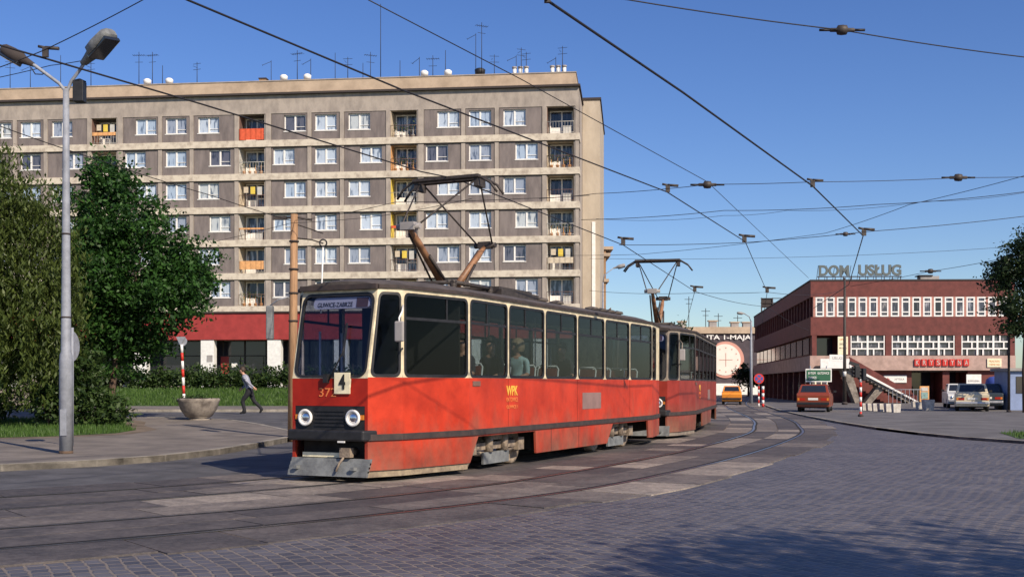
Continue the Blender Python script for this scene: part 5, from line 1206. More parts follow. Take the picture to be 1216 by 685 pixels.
# the walking man: local +x = walking direction
def walking_man():
    J = {}; E = []
    J['pelvis'] = (0, 0, .92, (.15, .14)); J['waist'] = (.05, 0, 1.06, (.145, .13)); J['chest'] = (.13, 0, 1.27, (.17, .14)); J['uchest'] = (.19, 0, 1.42, (.13, .09)); J['neck'] = (.235, 0, 1.50, .055)
    E += [('pelvis', 'waist'), ('waist', 'chest'), ('chest', 'uchest'), ('uchest', 'neck')]
    head_j(J, E, J['neck'][:3], (.30, 0, 1.62), (1, 0, -.12))
    for s_, sg, kn, an, toe in (('l', 1, (.26, .10, .50), (.16, .10, .10), (.36, .11, .04)), ('r', -1, (-.12, -.10, .50), (-.44, -.10, .20), (-.34, -.11, .04))):
        J['hip' + s_] = (0, sg*.095, .86, .118); J['kn' + s_] = (*kn, .080); J['an' + s_] = (*an, .058); J['heel' + s_] = (an[0] - .04, an[1], an[2] - .05, .035); J['toe' + s_] = (*toe, .032)
        E += [('pelvis', 'hip' + s_), ('hip' + s_, 'kn' + s_), ('kn' + s_, 'an' + s_), ('an' + s_, 'heel' + s_), ('an' + s_, 'toe' + s_)]
    for s_, sg, el, wr in (('l', 1, (.02, .27, 1.20), (-.20, .29, 1.02)), ('r', -1, (.16, -.27, 1.15), (.34, -.24, .98))):
        J['sh' + s_] = (.18, sg*.19, 1.40, .070); J['el' + s_] = (*el, .054); J['wr' + s_] = (*wr, .036); E += [('uchest', 'sh' + s_), ('sh' + s_, 'el' + s_), ('el' + s_, 'wr' + s_)]
        d = Vector(wr) - Vector(el); hand(J, E, s_, wr, d, (0, -sg, 0), (1, 0, .3))
    rg = {}
    for a, b in E:
        if b in ('waist', 'chest', 'uchest') or b[:2] in ('sh', 'el'): rg[(a, b)] = 1
        elif b[:3] == 'hip' or b[:2] == 'kn' or (b[:2] == 'an'): rg[(a, b)] = 2
        elif b[:4] == 'heel' or b[:3] == 'toe': rg[(a, b)] = 3
        elif b[:2] == 'wr': rg[(a, b)] = 1
    sh_m = bpy.data.materials.new('striped_blue_shirt'); sh_m.use_nodes = True; N, L = nodes(sh_m); wv = N.new('ShaderNodeTexWave'); wv.bands_direction = 'Y'; wv.inputs['Scale'].default_value = 9
    tc = N.new('ShaderNodeTexCoord'); L.new(tc.outputs['Object'], wv.inputs[0]); r = N.new('ShaderNodeValToRGB'); r.color_ramp.elements[0].color = (.14, .15, .20, 1); r.color_ramp.elements[1].color = (.42, .42, .48, 1); L.new(wv.outputs[0], r.inputs[0]); L.new(r.outputs[0], N['Principled BSDF'].inputs[0])
    p = Vector((-10.25, 43.8, 0)); p.z = hgt(p.x, p.y) + .004 + .0
    o = skin_mesh('person', J, E, rg, [M['skin'], sh_m, mat('black_trousers', (.015, .015, .02), .8), M['black']], p, math.pi, 'pelvis')
    tag(o, 'man in striped shirt and black trousers striding left, leaning forward by the planter', 'person')
    o.scale = (1.04, 1.04, 1.04)
    face(o, Vector((.29, 0, 1.645)), (1, 0, -.12), M['hair'], 1.12)
    return o
walking_man()
def seated(x, y, label, look, top, hairm, long=False, lean=0):
    J = {}; E = []; z = 1.33 + .1
    J['pelvis'] = (x, y, z, (.14, .125)); J['waist'] = (x + .03, y, z + .16, (.13, .105)); J['chest'] = (x + .03 - lean*.5, y, z + .34, (.15, .11)); J['uchest'] = (x + .0 - lean, y, z + .47, (.12, .085)); J['neck'] = (x - .02 - lean, y, z + .55, .05)
    E += [('pelvis', 'waist'), ('waist', 'chest'), ('chest', 'uchest'), ('uchest', 'neck')]
    hc = Vector((x - .05 - lean, y, z + .68)); head_j(J, E, J['neck'][:3], hc, look)
    for s_, sg in (('l', 1), ('r', -1)):
        J['hip' + s_] = (x - .05, y + sg*.09, z - .02, .09); J['kn' + s_] = (x - .40, y + sg*.10, z + .0, .062); J['an' + s_] = (x - .42, y + sg*.10, .95, .042); J['toe' + s_] = (x - .58, y + sg*.10, .905, .030)
        E += [('pelvis', 'hip' + s_), ('hip' + s_, 'kn' + s_), ('kn' + s_, 'an' + s_), ('an' + s_, 'toe' + s_)]
        J['sh' + s_] = (x + .0 - lean, y + sg*.18, z + .45, .058); J['el' + s_] = (x - .06, y + sg*.23, z + .20, .044); J['wr' + s_] = (x - .27, y + sg*.14, z + .14, .028); E += [('uchest', 'sh' + s_), ('sh' + s_, 'el' + s_), ('el' + s_, 'wr' + s_)]
        hand(J, E, s_, J['wr' + s_][:3], (-1, -sg*.3, -.15), (0, 0, -1), (0, -sg, 0))
    rg = {}
    for a, b in E:
        if b in ('waist', 'chest', 'uchest') or b[:2] in ('sh', 'el'): rg[(a, b)] = 1
        elif b[:3] == 'hip' or b[:2] in ('kn', 'an'): rg[(a, b)] = 2
        elif b[:3] == 'toe': rg[(a, b)] = 2
    o = skin_mesh('person', J, E, rg, [M['skin'], top, mat('dark_cloth', (.03, .03, .04), .85)], TR.location, TR.rotation_euler.z)
    tag(o, label, 'person'); face(o, hc + Vector((.012, 0, .03)), look, hairm, 1.2, long)
teal = mat('pale_teal_blouse', (.42, .56, .55), .8, var=.12, vs=8); drk = mat('dark_jacket', (.035, .03, .045), .8)
seated(2.78, -.80, 'woman with light curly hair in a pale teal blouse seated at the tram window', (-.7, .7, 0), teal, M['hair2'], True)
seated(.58, -.80, 'passenger in dark clothes at the second side window, nearer the tram front', (-1, -.1, 0), drk, M['hair'])
seated(1.68, -.80, 'passenger in dark clothes seated directly in front of the woman in teal', (-1, .1, 0), drk, M['hair'])
seated(4.98, -.80, 'brown-haired passenger in a dark jacket seated a few rows behind the woman in teal', (-1, 0, 0), drk, M['hair'], lean=.05)

# ------------------------------------------------------------------ street lamp, poles, planter
LP = Vector((-8.58, 21.55, .12)); 
t = thing('street_lamp', 'tall grey two-armed street lamp on the near left sidewalk', 'street lamp', LP)
MB().lathe([(.125, -.05), (.125, 1.75), (.115, 1.9), (.095, 1.95), (.08, 3.5), (.066, 5.5), (.056, 7.0)], seg=18).build('pole', M['galv'], t)
MB().box(-.06, .06, -.14, -.10, .35, .85).build('door_hatch', M['galv'], t)
MB().lathe([(.130, -.02), (.1285, .05)], seg=18).build('rust_stain', M['rust'], t)
for z in (2.6, 4.2): MB().lathe([(.095 if z < 4 else .085, z), (.098 if z < 4 else .088, z + .03)], seg=16).build('clamp', M['darkled'], t)
arm = MB(); arm.tube([(0, 0, 6.7), (0, 0, 6.95), (-.12, -.03, 7.1), (-.55, -.1, 7.42), (-.62, -.12, 7.45)], .033, 8); arm.build('arm', M['galv'], t)
arm = MB(); arm.tube([(0, 0, 6.7), (.02, 0, 6.95), (.1, .0, 7.15), (.28, -.05, 7.35), (.42, -.12, 7.5)], .033, 8); arm.build('arm', M['galv'], t)
def lamp_head(c, d, L_, w_, h_, T, nm='lamp_head', tilt=None, body=None):
    d = Vector(d).normalized(); s_ = d.cross(Vector((0, 0, 1))).normalized()
    if tilt: s_ = (Matrix.Rotation(tilt, 3, d) @ s_)
    u = s_.cross(d); M3 = Matrix((d, s_, u)).transposed(); b = MB(); c = Vector(c); vs = []; st = [(0, .3, .35), (.15, .38, .5), (.32, .5, .7), (.40, .92, .95), (.62, 1, 1), (.9, .9, .85), (1, .6, .5)]
    for f, a, hq in st:
        for yy, zz in ((-1, -.55), (-.95, .2), (-.5, .5), (.5, .5), (.95, .2), (1, -.55)): vs.append(c + M3 @ Vector((f*L_, yy*a*w_/2, zz*hq*h_)))
    b.smooth = True; b.add(vs, [(i*6+j, i*6+(j+1) % 6, (i+1)*6+(j+1) % 6, (i+1)*6+j) for i in range(len(st)-1) for j in range(6)]); b.smooth = False; b.add(vs[:6], [(0,1,2,3,4,5)]); b.add(vs[-6:], [(5,4,3,2,1,0)])
    o = b.build(nm, body or M['greywall'], T); q = MB(); q.obox(c + M3 @ Vector((.66*L_, 0, -.56*h_)), (.62*L_, w_*.86, h_*.34), M3); q.build('lens', M['cglass'], o, bevel=.02)
lamp_head((-.58, -.11, 7.44), (-.85, -.05, .46), .66, .26, .22, t, body=M['darkled'])
lamp_head((.36, -.10, 7.47), (.68, -.45, .46), .95, .42, .24, t, tilt=R(8), body=M['guard'])
MB().box(.16, .36, -.1, .1, 6.75, 7.15).lathe([(.13, 7.15), (.02, 7.2)], (.26, 0, 0), 10).build('control_box', M['black'], t, bevel=.01)
MB().tube([(-.62, -.12, 7.38), (-.55, -.1, 7.26), (-.42, -.08, 7.26), (-.36, -.07, 7.32)], .012, 5).build('cable_loop', M['black'], t)
o = None
t = thing('road_sign', 'pale round road sign seen from behind, just right of the tall lamp pole', 'road sign', (-9.5, 24.2, hgt(-9.5, 24.2) + .12), R(80))
MB().tube([(0, 0, -.05), (0, 0, 2.55)], .03, 8).build('post', M['galv'], t); MB().lathe([(.34, 0), (.34, .02)], (.03, .05, 2.15), 24, 'y').build('disc', M['alu'], t)
# wooden overhead-line pole behind the tram nose
WP = Vector((-5.53, 28.2, hgt(-5.55, 28.2))); WP.z = .12
t = thing('wooden_pole', 'leaning brown wooden overhead-line pole rising behind the tram nose', 'pole', WP)
MB().tube([(0, 0, -.1), (.02, 0, 2.8), (.05, 0, 5.6)], [.12, .105, .09], 14).build('mast', M['wood'], t)
for z in (4.2, 4.9, 3.6, 2.9): MB().lathe([(.125, 0), (.125, .04)], (.02 + (z - 2.8)*.011, 0, z), 12).build('band', M['darkled'], t)
a_ = MB(); a_.tube([(-.45, 0, 5.5), (.15, 0, 5.52), (.5, -.05, 5.45)], .03, 6); a_.box(-.5, -.15, -.04, .04, 5.46, 5.56); a_.tube([(.1, 0, 5.0), (.5, -.1, 4.95), (.8, -.15, 4.85)], .02, 6); a_.tube([(.1, 0, 5.35), (.8, -.15, 5.1)], .015, 5); a_.build('bracket', M['panto'], t)
ig = MB(); 
for i in range(10):
    a0 = i*2*math.pi/10; a1 = (i+1)*2*math.pi/10; ig.tube([(.80 + .09*math.cos(a0), -.15, 4.86 + .09*math.sin(a0)), (.80 + .09*math.cos(a1), -.15, 4.86 + .09*math.sin(a1))], .02, 5)
ig.build('pulley', M['black'], t); MB().tube([(.80, -.15, 4.76), (.74, -.15, 3.1)], .022, 6).build('tension_rod', M['white'], t)
sg_ = MB(); sg_.tube([(.0, 0, 3.55), (-.35, -.05, 3.45), (-.55, -.05, 3.3)], .018, 6); so = sg_.build('signal_bracket', M['galv'], t)
MB().box(-.64, -.47, -.14, .06, 2.45, 3.3).build('signal_housing', M['guard'], so, bevel=.03)
# concrete planter with a striped post
PL = Vector((-10.35, 37.0, hgt(-10.35, 36.0) + .11))
t = thing('planter', 'worn round concrete planter bowl standing on the tip of the left sidewalk', 'planter', PL)
MB().lathe([(.34, 0), (.36, .06), (.30, .08), (.42, .14), (.58, .36), (.66, .62), (.70, .70), (.66, .74), (.60, .72), (.55, .60), (.001, .58)], seg=28).build('bowl', M['stone'], t)
MB().lathe([(.56, .59), (.3, .66), (.001, .68)], seg=14).build('soil', M['dirt'], t)
leaf_mesh('weeds', rng.normal(size=(160, 3)) * [.22, .22, .05] + [-.1, 0, .74], .05, M['leafC'], t)
t = thing('striped_post', 'red and white banded post with a round sign planted in the concrete bowl', 'post', PL + Vector((-.45, .0, .62)))
for i in range(7): MB().tube([(-.03 - .012*i, 0, i*.27), (-.03 - .012*(i+1), 0, (i+1)*.27)], .045, 10).build('band', M['signred'] if i % 2 else M['white'], t)
so = MB().lathe([(.15, 0), (.15, .02)], (-.10, .05, 2.0), 20, 'y').build('disc', M['alu'], t); so.rotation_euler.z = 0
MB().prism([(-.3, -.02, 2.15), (.02, -.02, 2.15), (-.14, -.02, 1.85)], (0, .02, 0)).build('sign_plate', M['galv'], t)
# steps and block with flowers on the bank
t = thing('concrete_steps', 'short flight of pale concrete steps climbing the bank between the two hedges', 'steps', (-25.4, 54.4, .39))
for i in range(5): MB().box(-1.9, 1.7, i*.8, (i+1)*.8, -.3, .16*(i+1)).build('step', M['stone'], t)
t = thing('concrete_block', 'square concrete pier at the right side of the steps on the bank', 'pier', (-23.2, 55.0, .45)); MB().box(-.75, .75, 0, 1.2, -.2, .95).build('block', M['stone'], t, bevel=.03); MB().box(-.8, .8, -.05, 1.25, .95, 1.05).build('capstone', M['kerb'], t, bevel=.02)
t = thing('flower_box', 'box of white flowers standing on the concrete pier by the steps', 'flower box', (-23.3, 55.5, 1.50)); MB().box(-.55, .45, -.2, .2, 0, .2).build('trough', M['stone'], t)
leaf_mesh('blossoms', rng.normal(size=(60, 3)) * [.22, .1, .06] + [0, 0, .36], .05, M['white'], t); leaf_mesh('leaves', rng.normal(size=(140, 3)) * [.25, .12, .08] + [0, 0, .28], .06, M['leafD'], t)
# bench under the willow
t = thing('park_bench', 'low bench in deep shade under the tree at the far left', 'bench', (-18.6, 42.5, hgt(-18, 42) + .0))
t.location = (-17.5, 36.6, hgt(-17.5, 36.6) + .13)
MB().box(-.9, .9, -.22, .22, .40, .45).build('seat', M['wood'], t); MB().box(-.9, .9, .22, .26, .55, .85).build('backrest', M['wood'], t)
for sx in (-.7, .7): MB().box(sx - .04, sx + .04, -.2, .26, 0, .40).box(sx - .03, sx + .03, .18, .22, .4, .85).build('leg', M['darkled'], t)

# ------------------------------------------------------------------ cars
def car(label, loc, heading, paint, prof, roof, Wd, wheel_x, wr=.29, front_lamps=True, kind='car', group=None):
    """local x forward. prof: lower body side polygon (x,z); roof: (xr0,xr1,xt0,xt1,zb,zt)"""
    T = thing('parked_car', label, 'car', loc, heading, group)
    b = MB(); hw = Wd/2
    poly = []
    for x, z in prof: poly.append((x, z))
    # arches along the bottom
    bot = []; 
    for wx in wheel_x:
        for k in range(7): an = math.pi * k / 6; bot.append((wx + (wr + .05)*math.cos(math.pi - an), .24 + (wr + .04)*math.sin(an)))
    x0 = prof[0][0]; full = [(x0, .26)] + bot + [(prof[-1][0], .26)] + prof[::-1]
    n = len(full); vs = [(x, -hw if .35 < z < .75 else -hw + .05, z) for x, z in full] + [(x, hw if .35 < z < .75 else hw - .05, z) for x, z in full]
    bm = bmesh.new(); v1 = [bm.verts.new((x, -hw, z)) for x, z in full]; v2 = [bm.verts.new((x, hw, z)) for x, z in full]
    bm.faces.new(v1); bm.faces.new(v2[::-1])
    for i in range(n): bm.faces.new((v1[i], v2[i], v2[(i+1) % n], v1[(i+1) % n]))
    bmesh.ops.recalc_face_normals(bm, faces=bm.faces); me = bpy.data.meshes.new('body'); bm.to_mesh(me); bm.free(); me.materials.append(paint)
    o = bpy.data.objects.new('body', me); col.objects.link(o); o.parent = T; m_ = o.modifiers.new('b', 'BEVEL'); m_.width = .035; m_.segments = 3; m_.limit_method = 'ANGLE'; m_.angle_limit = R(50)
    rb, rf_, tb, tf, zb, zt = roof; ti = .16
    B = [Vector(p) for p in ((rb, -hw + .04, zb), (rf_, -hw + .04, zb), (rf_, hw - .04, zb), (rb, hw - .04, zb))]; Tp = [Vector(p) for p in ((tb, -hw + ti, zt), (tf, -hw + ti, zt), (tf, hw - ti, zt), (tb, hw - ti, zt))]
    g = MB().hexa(B, Tp); g.build('cabin', paint, T, bevel=.04)
    def pane(i, j, a0, a1, nm):
        q = MB(); P = lambda a, c: B[i].lerp(B[j], a).lerp(Tp[i].lerp(Tp[j], a), c)
        nrm = (P(1, 0) - P(0, 0)).cross(P(0, 1) - P(0, 0)).normalized(); cen = (P(.5, .5) - Vector(((rb+rf_)/2, 0, (zb+zt)/2)))
        if nrm.dot(cen) < 0: nrm = -nrm
        pts = [P(a0, .12), P(a1, .12), P(a1, .86), P(a0, .86)]; q.prism([p + nrm*.006 for p in pts], -nrm*.012); q.build(nm, M['cglass'], T)
    pane(3, 0, .08, .92, 'rear_window'); pane(1, 2, .07, .93, 'windscreen')
    for (i, j) in ((0, 1), (2, 3)):
        pane(i, j, .08 if i == 0 else .55, .45 if i == 0 else .92, 'side_window'); pane(i, j, .50 if i == 0 else .08, .92 if i == 0 else .50, 'side_window')
    xr = prof[0][0]; xf = prof[-1][0]
    for x, nm in ((xr, 'rear_bumper'), (xf, 'front_bumper')):
        sgn = -1 if x == xr else 1; MB().box(x + sgn*.10, x - sgn*.02, -hw + .02, hw - .02, .38, .50).build(nm, M['alu'] if kind == 'sedan' else M['black'], T, bevel=.02)
    for sy in (-1, 1):
        MB().box(xr - .015, xr + .03, sy*(hw - .42), sy*(hw - .08), .58, .70).build('tail_light', M['tail'], T); MB().box(xr - .016, xr + .03, sy*(hw - .14), sy*(hw - .05), .575, .705).build('indicator', M['amber'], T)
        MB().lathe([(.085, -.02), (.085, .03), (.06, .04), (.001, .045)], (xf - .01, sy*(hw - .22), .62), 16, 'x').build('headlight', M['chrome'], T)
        for k, wx in enumerate(wheel_x):
            w1 = MB().lathe([(.16, -.07), (wr - .03, -.085), (wr, -.06), (wr, .06), (wr - .03, .085), (.16, .07)], (wx, sy*(hw - .10), wr), 20, 'y').build('wheel', M['tyre'], T)
            MB().lathe([(.001, .078), (.06, .088), (.10, .070), (.155, .078), (.16, .05), (.16, -.05), (.001, -.05)] if sy > 0 else [(.001, -.078), (.06, -.088), (.10, -.070), (.155, -.078), (.16, -.05), (.16, .05), (.001, .05)], (wx, sy*(hw - .10), wr), 16, 'y').build('rim', M['alu'], w1)
    MB().box(xr - .02, xr + .02, -.24, .24, .60, .71).build('number_plate', M['plate'], T)
    MB().box(xr + .1, xf - .1, -hw + .2, hw - .2, .2, .32).build('underside', M['tyre'], T)
    MB().tube([(rf_ - .35, -hw + .02, zb + .02), (rf_ - .35, -hw - .12, zb + .08)], .012, 5).box(rf_ - .40, rf_ - .36, -hw - .22, -hw - .08, zb + .03, zb + .14).build('side_mirror', M['black'], T)
    return T
sedan = [(-2.1, .55), (-2.1, .86), (-2.02, .92), (-1.2, .95), (1.0, .93), (1.95, .82), (2.08, .72), (2.08, .5)]
hatch = [(-2.0, .5), (-2.02, .85), (-1.85, .95), (-1.0, .95), (.95, .92), (1.95, .78), (2.1, .66), (2.1, .5)]
small = [(-1.45, .5), (-1.5, .75), (-1.35, .88), (-.8, .92), (.75, .88), (1.35, .74), (1.5, .6), (1.5, .45)]
def cpaint(n, c): return mat(n, c, .3, var=.08, vs=3, coat=.3, spec=.5)
PZ = .06
orange = cpaint('rust_orange_paint', (.22, .045, .018)); or2 = cpaint('bright_orange_paint', (.75, .26, .03)); crm = cpaint('cream_paint', (.60, .52, .36)); wht = cpaint('white_car_paint', (.62, .62, .60)); dk = cpaint('dark_grey_paint', (.035, .045, .055))
car('rust-red hatchback parked by the green direction sign', (15.6, 57.6, PZ), math.atan2(1, .33), orange, hatch, (-1.85, .95, -1.25, .35, .93, 1.38), 1.60, (-1.25, 1.25))
car('small bright orange car driving off beside the rear of the tram', (15.7, 80, 0), math.atan2(1, .2), or2, small, (-1.35, .75, -.85, .3, .90, 1.33), 1.38, (-.95, .95), wr=.25)
car('cream sedan parked with its tail to the camera on the plaza', (24.2, 59.0, PZ), math.atan2(1, .38), crm, sedan, (-1.35, .95, -.95, .35, .94, 1.42), 1.62, (-1.25, 1.3), kind='sedan')
car('white car with its nose to the camera behind the cream sedan', (26.55, 66.5, PZ), math.atan2(-1, -.30), wht, sedan, (-1.35, .95, -.95, .35, .94, 1.42), 1.60, (-1.25, 1.3), kind='sedan')
car('dark car parked to the right of the cream sedan', (26.3, 62.3, PZ), math.atan2(1, .36), dk, sedan, (-1.35, .95, -.95, .35, .94, 1.42), 1.62, (-1.25, 1.3), kind='sedan')
# ------------------------------------------------------------------ plaza furniture
def gp(px, py, z=PZ): Y = F * (H - z) / (py - HOR); return Vector(((px - 608) / F * Y, Y, z))
cub = [(1027, 487.2, 1), (1033, 487.6, 2), (1040, 488.0, 3), (1047, 488.6, 4), (1055, 489.0, 5), (1064, 489.6, 6)]
cm = mat('white_painted_concrete', (.66, .62, .55), .8, c2=(.42, .38, .33), vs=5)
def tub(p, s, label, group=None):
    t = thing('concrete_tub', label, 'planter tub', p, random.uniform(-.1, .1), group)
    b = MB(); b.hexa([(-s*.42, -s*.42, 0), (s*.42, -s*.42, 0), (s*.42, s*.42, 0), (-s*.42, s*.42, 0)], [(-s/2, -s/2, s*1.1), (s/2, -s/2, s*1.1), (s/2, s/2, s*1.1), (-s/2, s/2, s*1.1)]); b.build('box', cm, t, bevel=.01)
    MB().box(-s*.4, s*.4, -s*.4, s*.4, s*1.05, s*1.12).build('soil', M['dirt'], t)
for px, py, i in cub: tub(gp(px, py), .34 + .008*i, 'white concrete tub in the row of six by the stairs, %s from left' % ords[i-1], 'row of six white concrete tubs')
for (px, py, s, lb) in ((1086, 483.2, .32, 'white concrete tub nearest the doorway, left of a group of three'), (1092, 485.6, .36, 'middle white concrete tub of the group of three left of the cars'), (1102, 487.2, .52, 'large white concrete tub closest to the white car')): tub(gp(px, py), s, lb)
# traffic light on striped pole
p = gp(1022, 494.5); t = thing('traffic_light', 'traffic light with dark signal heads on a red and white striped pole', 'traffic light', p)
for i in range(8): MB().tube([(0, 0, i*.21), (0, 0, (i+1)*.21)], .052, 10).build('band', M['white'] if i % 2 else M['signred'], t)
MB().lathe([(.12, 0), (.11, .08), (.06, .12)], seg=12).build('base', M['darkled'], t)
MB().tube([(0, 0, 1.68), (0, 0, 2.0)], .04, 8).build('stub', M['black'], t)
for (dx, dz, rz_) in ((-.16, 1.72, 0), (.10, 1.62, .6)):
    q = MB(); q.obox((dx, 0, dz + .2), (.20, .22, .5), Matrix.Rotation(rz_, 3, 'Z')); ho = q.build('signal_head', M['black'], t, bevel=.015)
    q = MB(); 
    for k in range(3): q.tube([(dx - .22, 0, dz + .04 + k*.16), (dx - .08, 0, dz + .04 + k*.16)], .07, 8)
    q.build('visor', M['black'], ho)
q = MB(); q.obox((-.28, 0, 2.25), (.42, .10, .14), Matrix.Rotation(.3, 3, 'Y')); q.tube([(0, 0, 2.0), (-.15, 0, 2.22)], .03, 6); q.build('upper_signal', M['black'], t)
# green direction sign
p = gp(972, 478.5); p = Vector((at(972, 478, 62).x, 62, PZ)); t = thing('direction_sign', 'green road direction sign with white border above the rust-red car', 'road sign', p)
for sx in (-.45, .45): MB().tube([(sx, .04, 0), (sx, .04, 2.4)], .035, 8).build('post', M['galv'], t)
zc = H + (HOR - 445.5) / F * 62 - PZ
MB().box(-.72, .72, -.03, .0, zc - .36, zc + .36).build('border', M['white'], t); bo = MB().box(-.68, .66, -.045, -.03, zc - .30, zc + .30).build('panel', M['green'], t)
text_obj('lettering', 'BYTOM   KATOWICE', .13, 1.15, (.0, -.05, zc + .12), RX, UZ, M['white'], bo, .008, .01); text_obj('lettering', 'ZABRZE', .13, .45, (-.35, -.05, zc - .13), RX, UZ, M['white'], bo, .008, .01)
# notice board under it
t = thing('notice_case', 'small cream notice case on legs behind the rust-red car', 'display case', (at(975, 470, 70).x, 70, PZ)); MB().box(-.4, .4, -.05, .05, .9, 1.8).build('frame', M['card'], t); MB().box(-.3, -.02, -.06, -.05, 1.0, 1.7).box(.04, .3, -.06, -.05, 1.0, 1.7).build('poster', M['mural'], t)
for sx in (-.35, .35): MB().box(sx - .03, sx + .03, -.03, .03, 0, .9).build('leg', M['galv'], t)
# tall thin pole
p = Vector((at(1003, 480, 76).x, 76, PZ)); t = thing('steel_pole', 'tall dark steel overhead-line pole in front of the lattice windows', 'pole', p)
MB().tube([(0, 0, 0), (0, 0, 4), (0, 0, 8.6)], [.13, .10, .07], 10).build('mast', M['panto'], t); MB().lathe([(.2, 0), (.2, .15), (.14, .2)], seg=10).build('base', M['darkled'], t); MB().lathe([(.115, 1.9), (.118, 2.25)], seg=10).build('number_band', M['white'], t)
# far street lamp
p = Vector((at(892, 479, 84).x, 84, 0)); t = thing('street_lamp', 'slim street lamp at the left corner of the maroon building', 'street lamp', p)
MB().tube([(0, 0, 0), (0, 0, 6.2)], [.13, .07], 10).build('pole', M['galv'], t); MB().tube([(0, 0, 6.1), (-.15, -.05, 6.5), (-.6, -.2, 6.75)], .04, 6).build('arm', M['galv'], t); lamp_head((-.5, -.18, 6.72), (-.95, -.2, .12), .62, .26, .16, t)
# lamp near the flats
t = thing('street_lamp', 'street lamp leaning out from behind the corner of the grey flats', 'street lamp', (at(716, 470, 90).x, 90, 0))
MB().tube([(0, 0, 0), (0, 0, 9.6)], [.13, .07], 10).build('pole', M['galv'], t); MB().tube([(0, 0, 9.5), (.1, 0, 10.2), (.9, -.1, 10.8)], .045, 6).build('arm', M['galv'], t); lamp_head((.85, -.1, 10.75), (.95, -.1, .28), .95, .36, .26, t)
# no stopping sign and striped posts
p = Vector((at(901, 478, 72).x, 72, 0)); t = thing('road_sign', 'round blue and red no-stopping sign on a striped post by the maroon building', 'road sign', p)
for i in range(6): MB().tube([(0, 0, i*.22), (0, 0, (i+1)*.22)], .05, 8).build('band', M['signred'] if i % 2 else M['white'], t)
MB().tube([(0, 0, 1.32), (0, 0, 2.1)], .04, 8).build('post', M['galv'], t)
zc = H + (HOR - 449.5)/F*72; rm = MB().lathe([(.33, 0), (.33, -.03)], (0, -.05, zc), 24, 'y').build('rim', M['signred'], t); MB().lathe([(.25, 0), (.25, -.01)], (0, -.085, zc), 24, 'y').build('face', M['signblue'], rm)
q = MB(); q.obox((0, -.10, zc), (.50, .01, .06), Matrix.Rotation(R(45), 3, 'Y')); q.obox((0, -.112, zc), (.50, .01, .06), Matrix.Rotation(R(-45), 3, 'Y')); q.build('cross', M['signred'], rm)
t = thing('striped_post', 'short red and white striped post right of the no-stopping sign', 'post', (at(906, 478, 71).x, 71, 0))
for i in range(6): MB().tube([(0, 0, i*.22), (0, 0, (i+1)*.22)], .085, 8).build('band', M['white'] if i % 2 else M['signred'], t)
# blue drum kiosk, fence, pale kiosk at right
t = thing('advertising_column', 'dark blue round-topped column between the dark car and the right fence', 'column', (at(1181, 470, 72).x, 72, PZ)); MB().lathe([(.55, 0), (.55, 1.5), (.5, 1.7), (.3, 1.85), (.001, 1.9)], seg=18).build('drum', M['signblue'], t); MB().lathe([(.6, 0), (.6, .12)], seg=18).build('plinth', M['stone'], t)
t = thing('fence', 'short pale upright-bar fence beside the blue column', 'fence', (at(1192, 470, 74).x, 74, PZ)); q = MB()
for i in range(8): q.box(-.7 + i*.2, -.66 + i*.2, -.02, .02, 0, 1.25)
q.build('bars', M['white'], t); MB().box(-.75, .8, -.035, .035, 1.1, 1.18).box(-.75, .8, -.035, .035, .2, .28).build('rail', M['white'], t)
t = thing('kiosk', 'pale blue and white street kiosk at the right edge behind the tree trunk', 'kiosk', (28.6, 60, PZ)); MB().box(-1.9, -.1, 0, 2, 0, 2.1).build('wall', mat('pale_blue_panel', (.20, .26, .42), .6, var=.1, vs=2), t); MB().box(-.1, 2.4, -.02, 2, 0, 2.1).build('side_wall', M['white'], t); MB().box(-2.05, 2.6, -.2, 2.2, 2.1, 2.25).build('roof', M['greywall'], t); MB().box(-1.6, -.5, -.03, 0, .9, 1.8).build('window', M['shop'], t)
t = thing('steel_pole', 'thin dark pole left of the right-hand tree trunk', 'pole', (at(1198, 487, 56).x, 56, PZ)); MB().tube([(0, 0, 0), (0, 0, 7.6)], [.07, .05], 8).build('mast', M['panto'], t); MB().lathe([(.12, 0), (.12, .1)], seg=8).build('base', M['darkled'], t)

# ------------------------------------------------------------------ overhead wires
def wire(label, pts, r, name='overhead_wire', hang=None, sag=0.0):
    P = []
    for a, c in zip(pts[:-1], pts[1:]):
        n_ = 8 if sag else 2
        for k in range(n_): f = k / n_; q = a.lerp(c, f); q.z -= sag * 4 * f * (1 - f) * (c - a).length * .02; P.append(q)
    P.append(pts[-1]); b = MB(); b.tube(P, r, 6); o = b.build(name, M['wire']); return tag(o, label, 'wire', 'overhead tram wires')
WZ = 5.10
def cw(px, py, z=WZ): Y = F * (z - H) / (HOR - py); return at(px, py, Y)
w0 = [cw(560, -60), cw(650, 1), cw(811, 110), cw(965, 221), cw(1025, 280), cw(1008, 338), cw(966, 366, 5.2)]
wire('thick contact wire from the top edge down to the right, nearest the camera', w0, .014)
w1 = [cw(100, -60), cw(222, 0), cw(480, 108), cw(792, 228), cw(885, 287), cw(911, 347), cw(905, 384)]
wire('contact wire crossing from top left of the photo to the middle, ahead of the tram', w1, .011)
w3 = [cw(-60, 40), cw(0, 54), cw(240, 124), cw(500, 204), cw(540, 212), cw(740, 291), cw(825, 346), cw(815, 384)]
wire('contact wire touching the pantographs of both tram cars', w3, .011)
wire('thin wire from the top edge past the top right corner of the flats', [cw(437, 0, 6), cw(620, 95, 6), cw(840, 216, 6), cw(960, 330, 6)], .007)
def span(label, L_, r=.006, sag=.3): return wire(label, [at(*q) for q in L_], r, 'span_wire', sag=sag)
span('span wire with an insulator across the top right corner of the sky', [(640, -15, 11.5), (745, 0, 12), (1000, 36, 13), (1216, 68, 14), (1330, 88, 14.5)], .007)
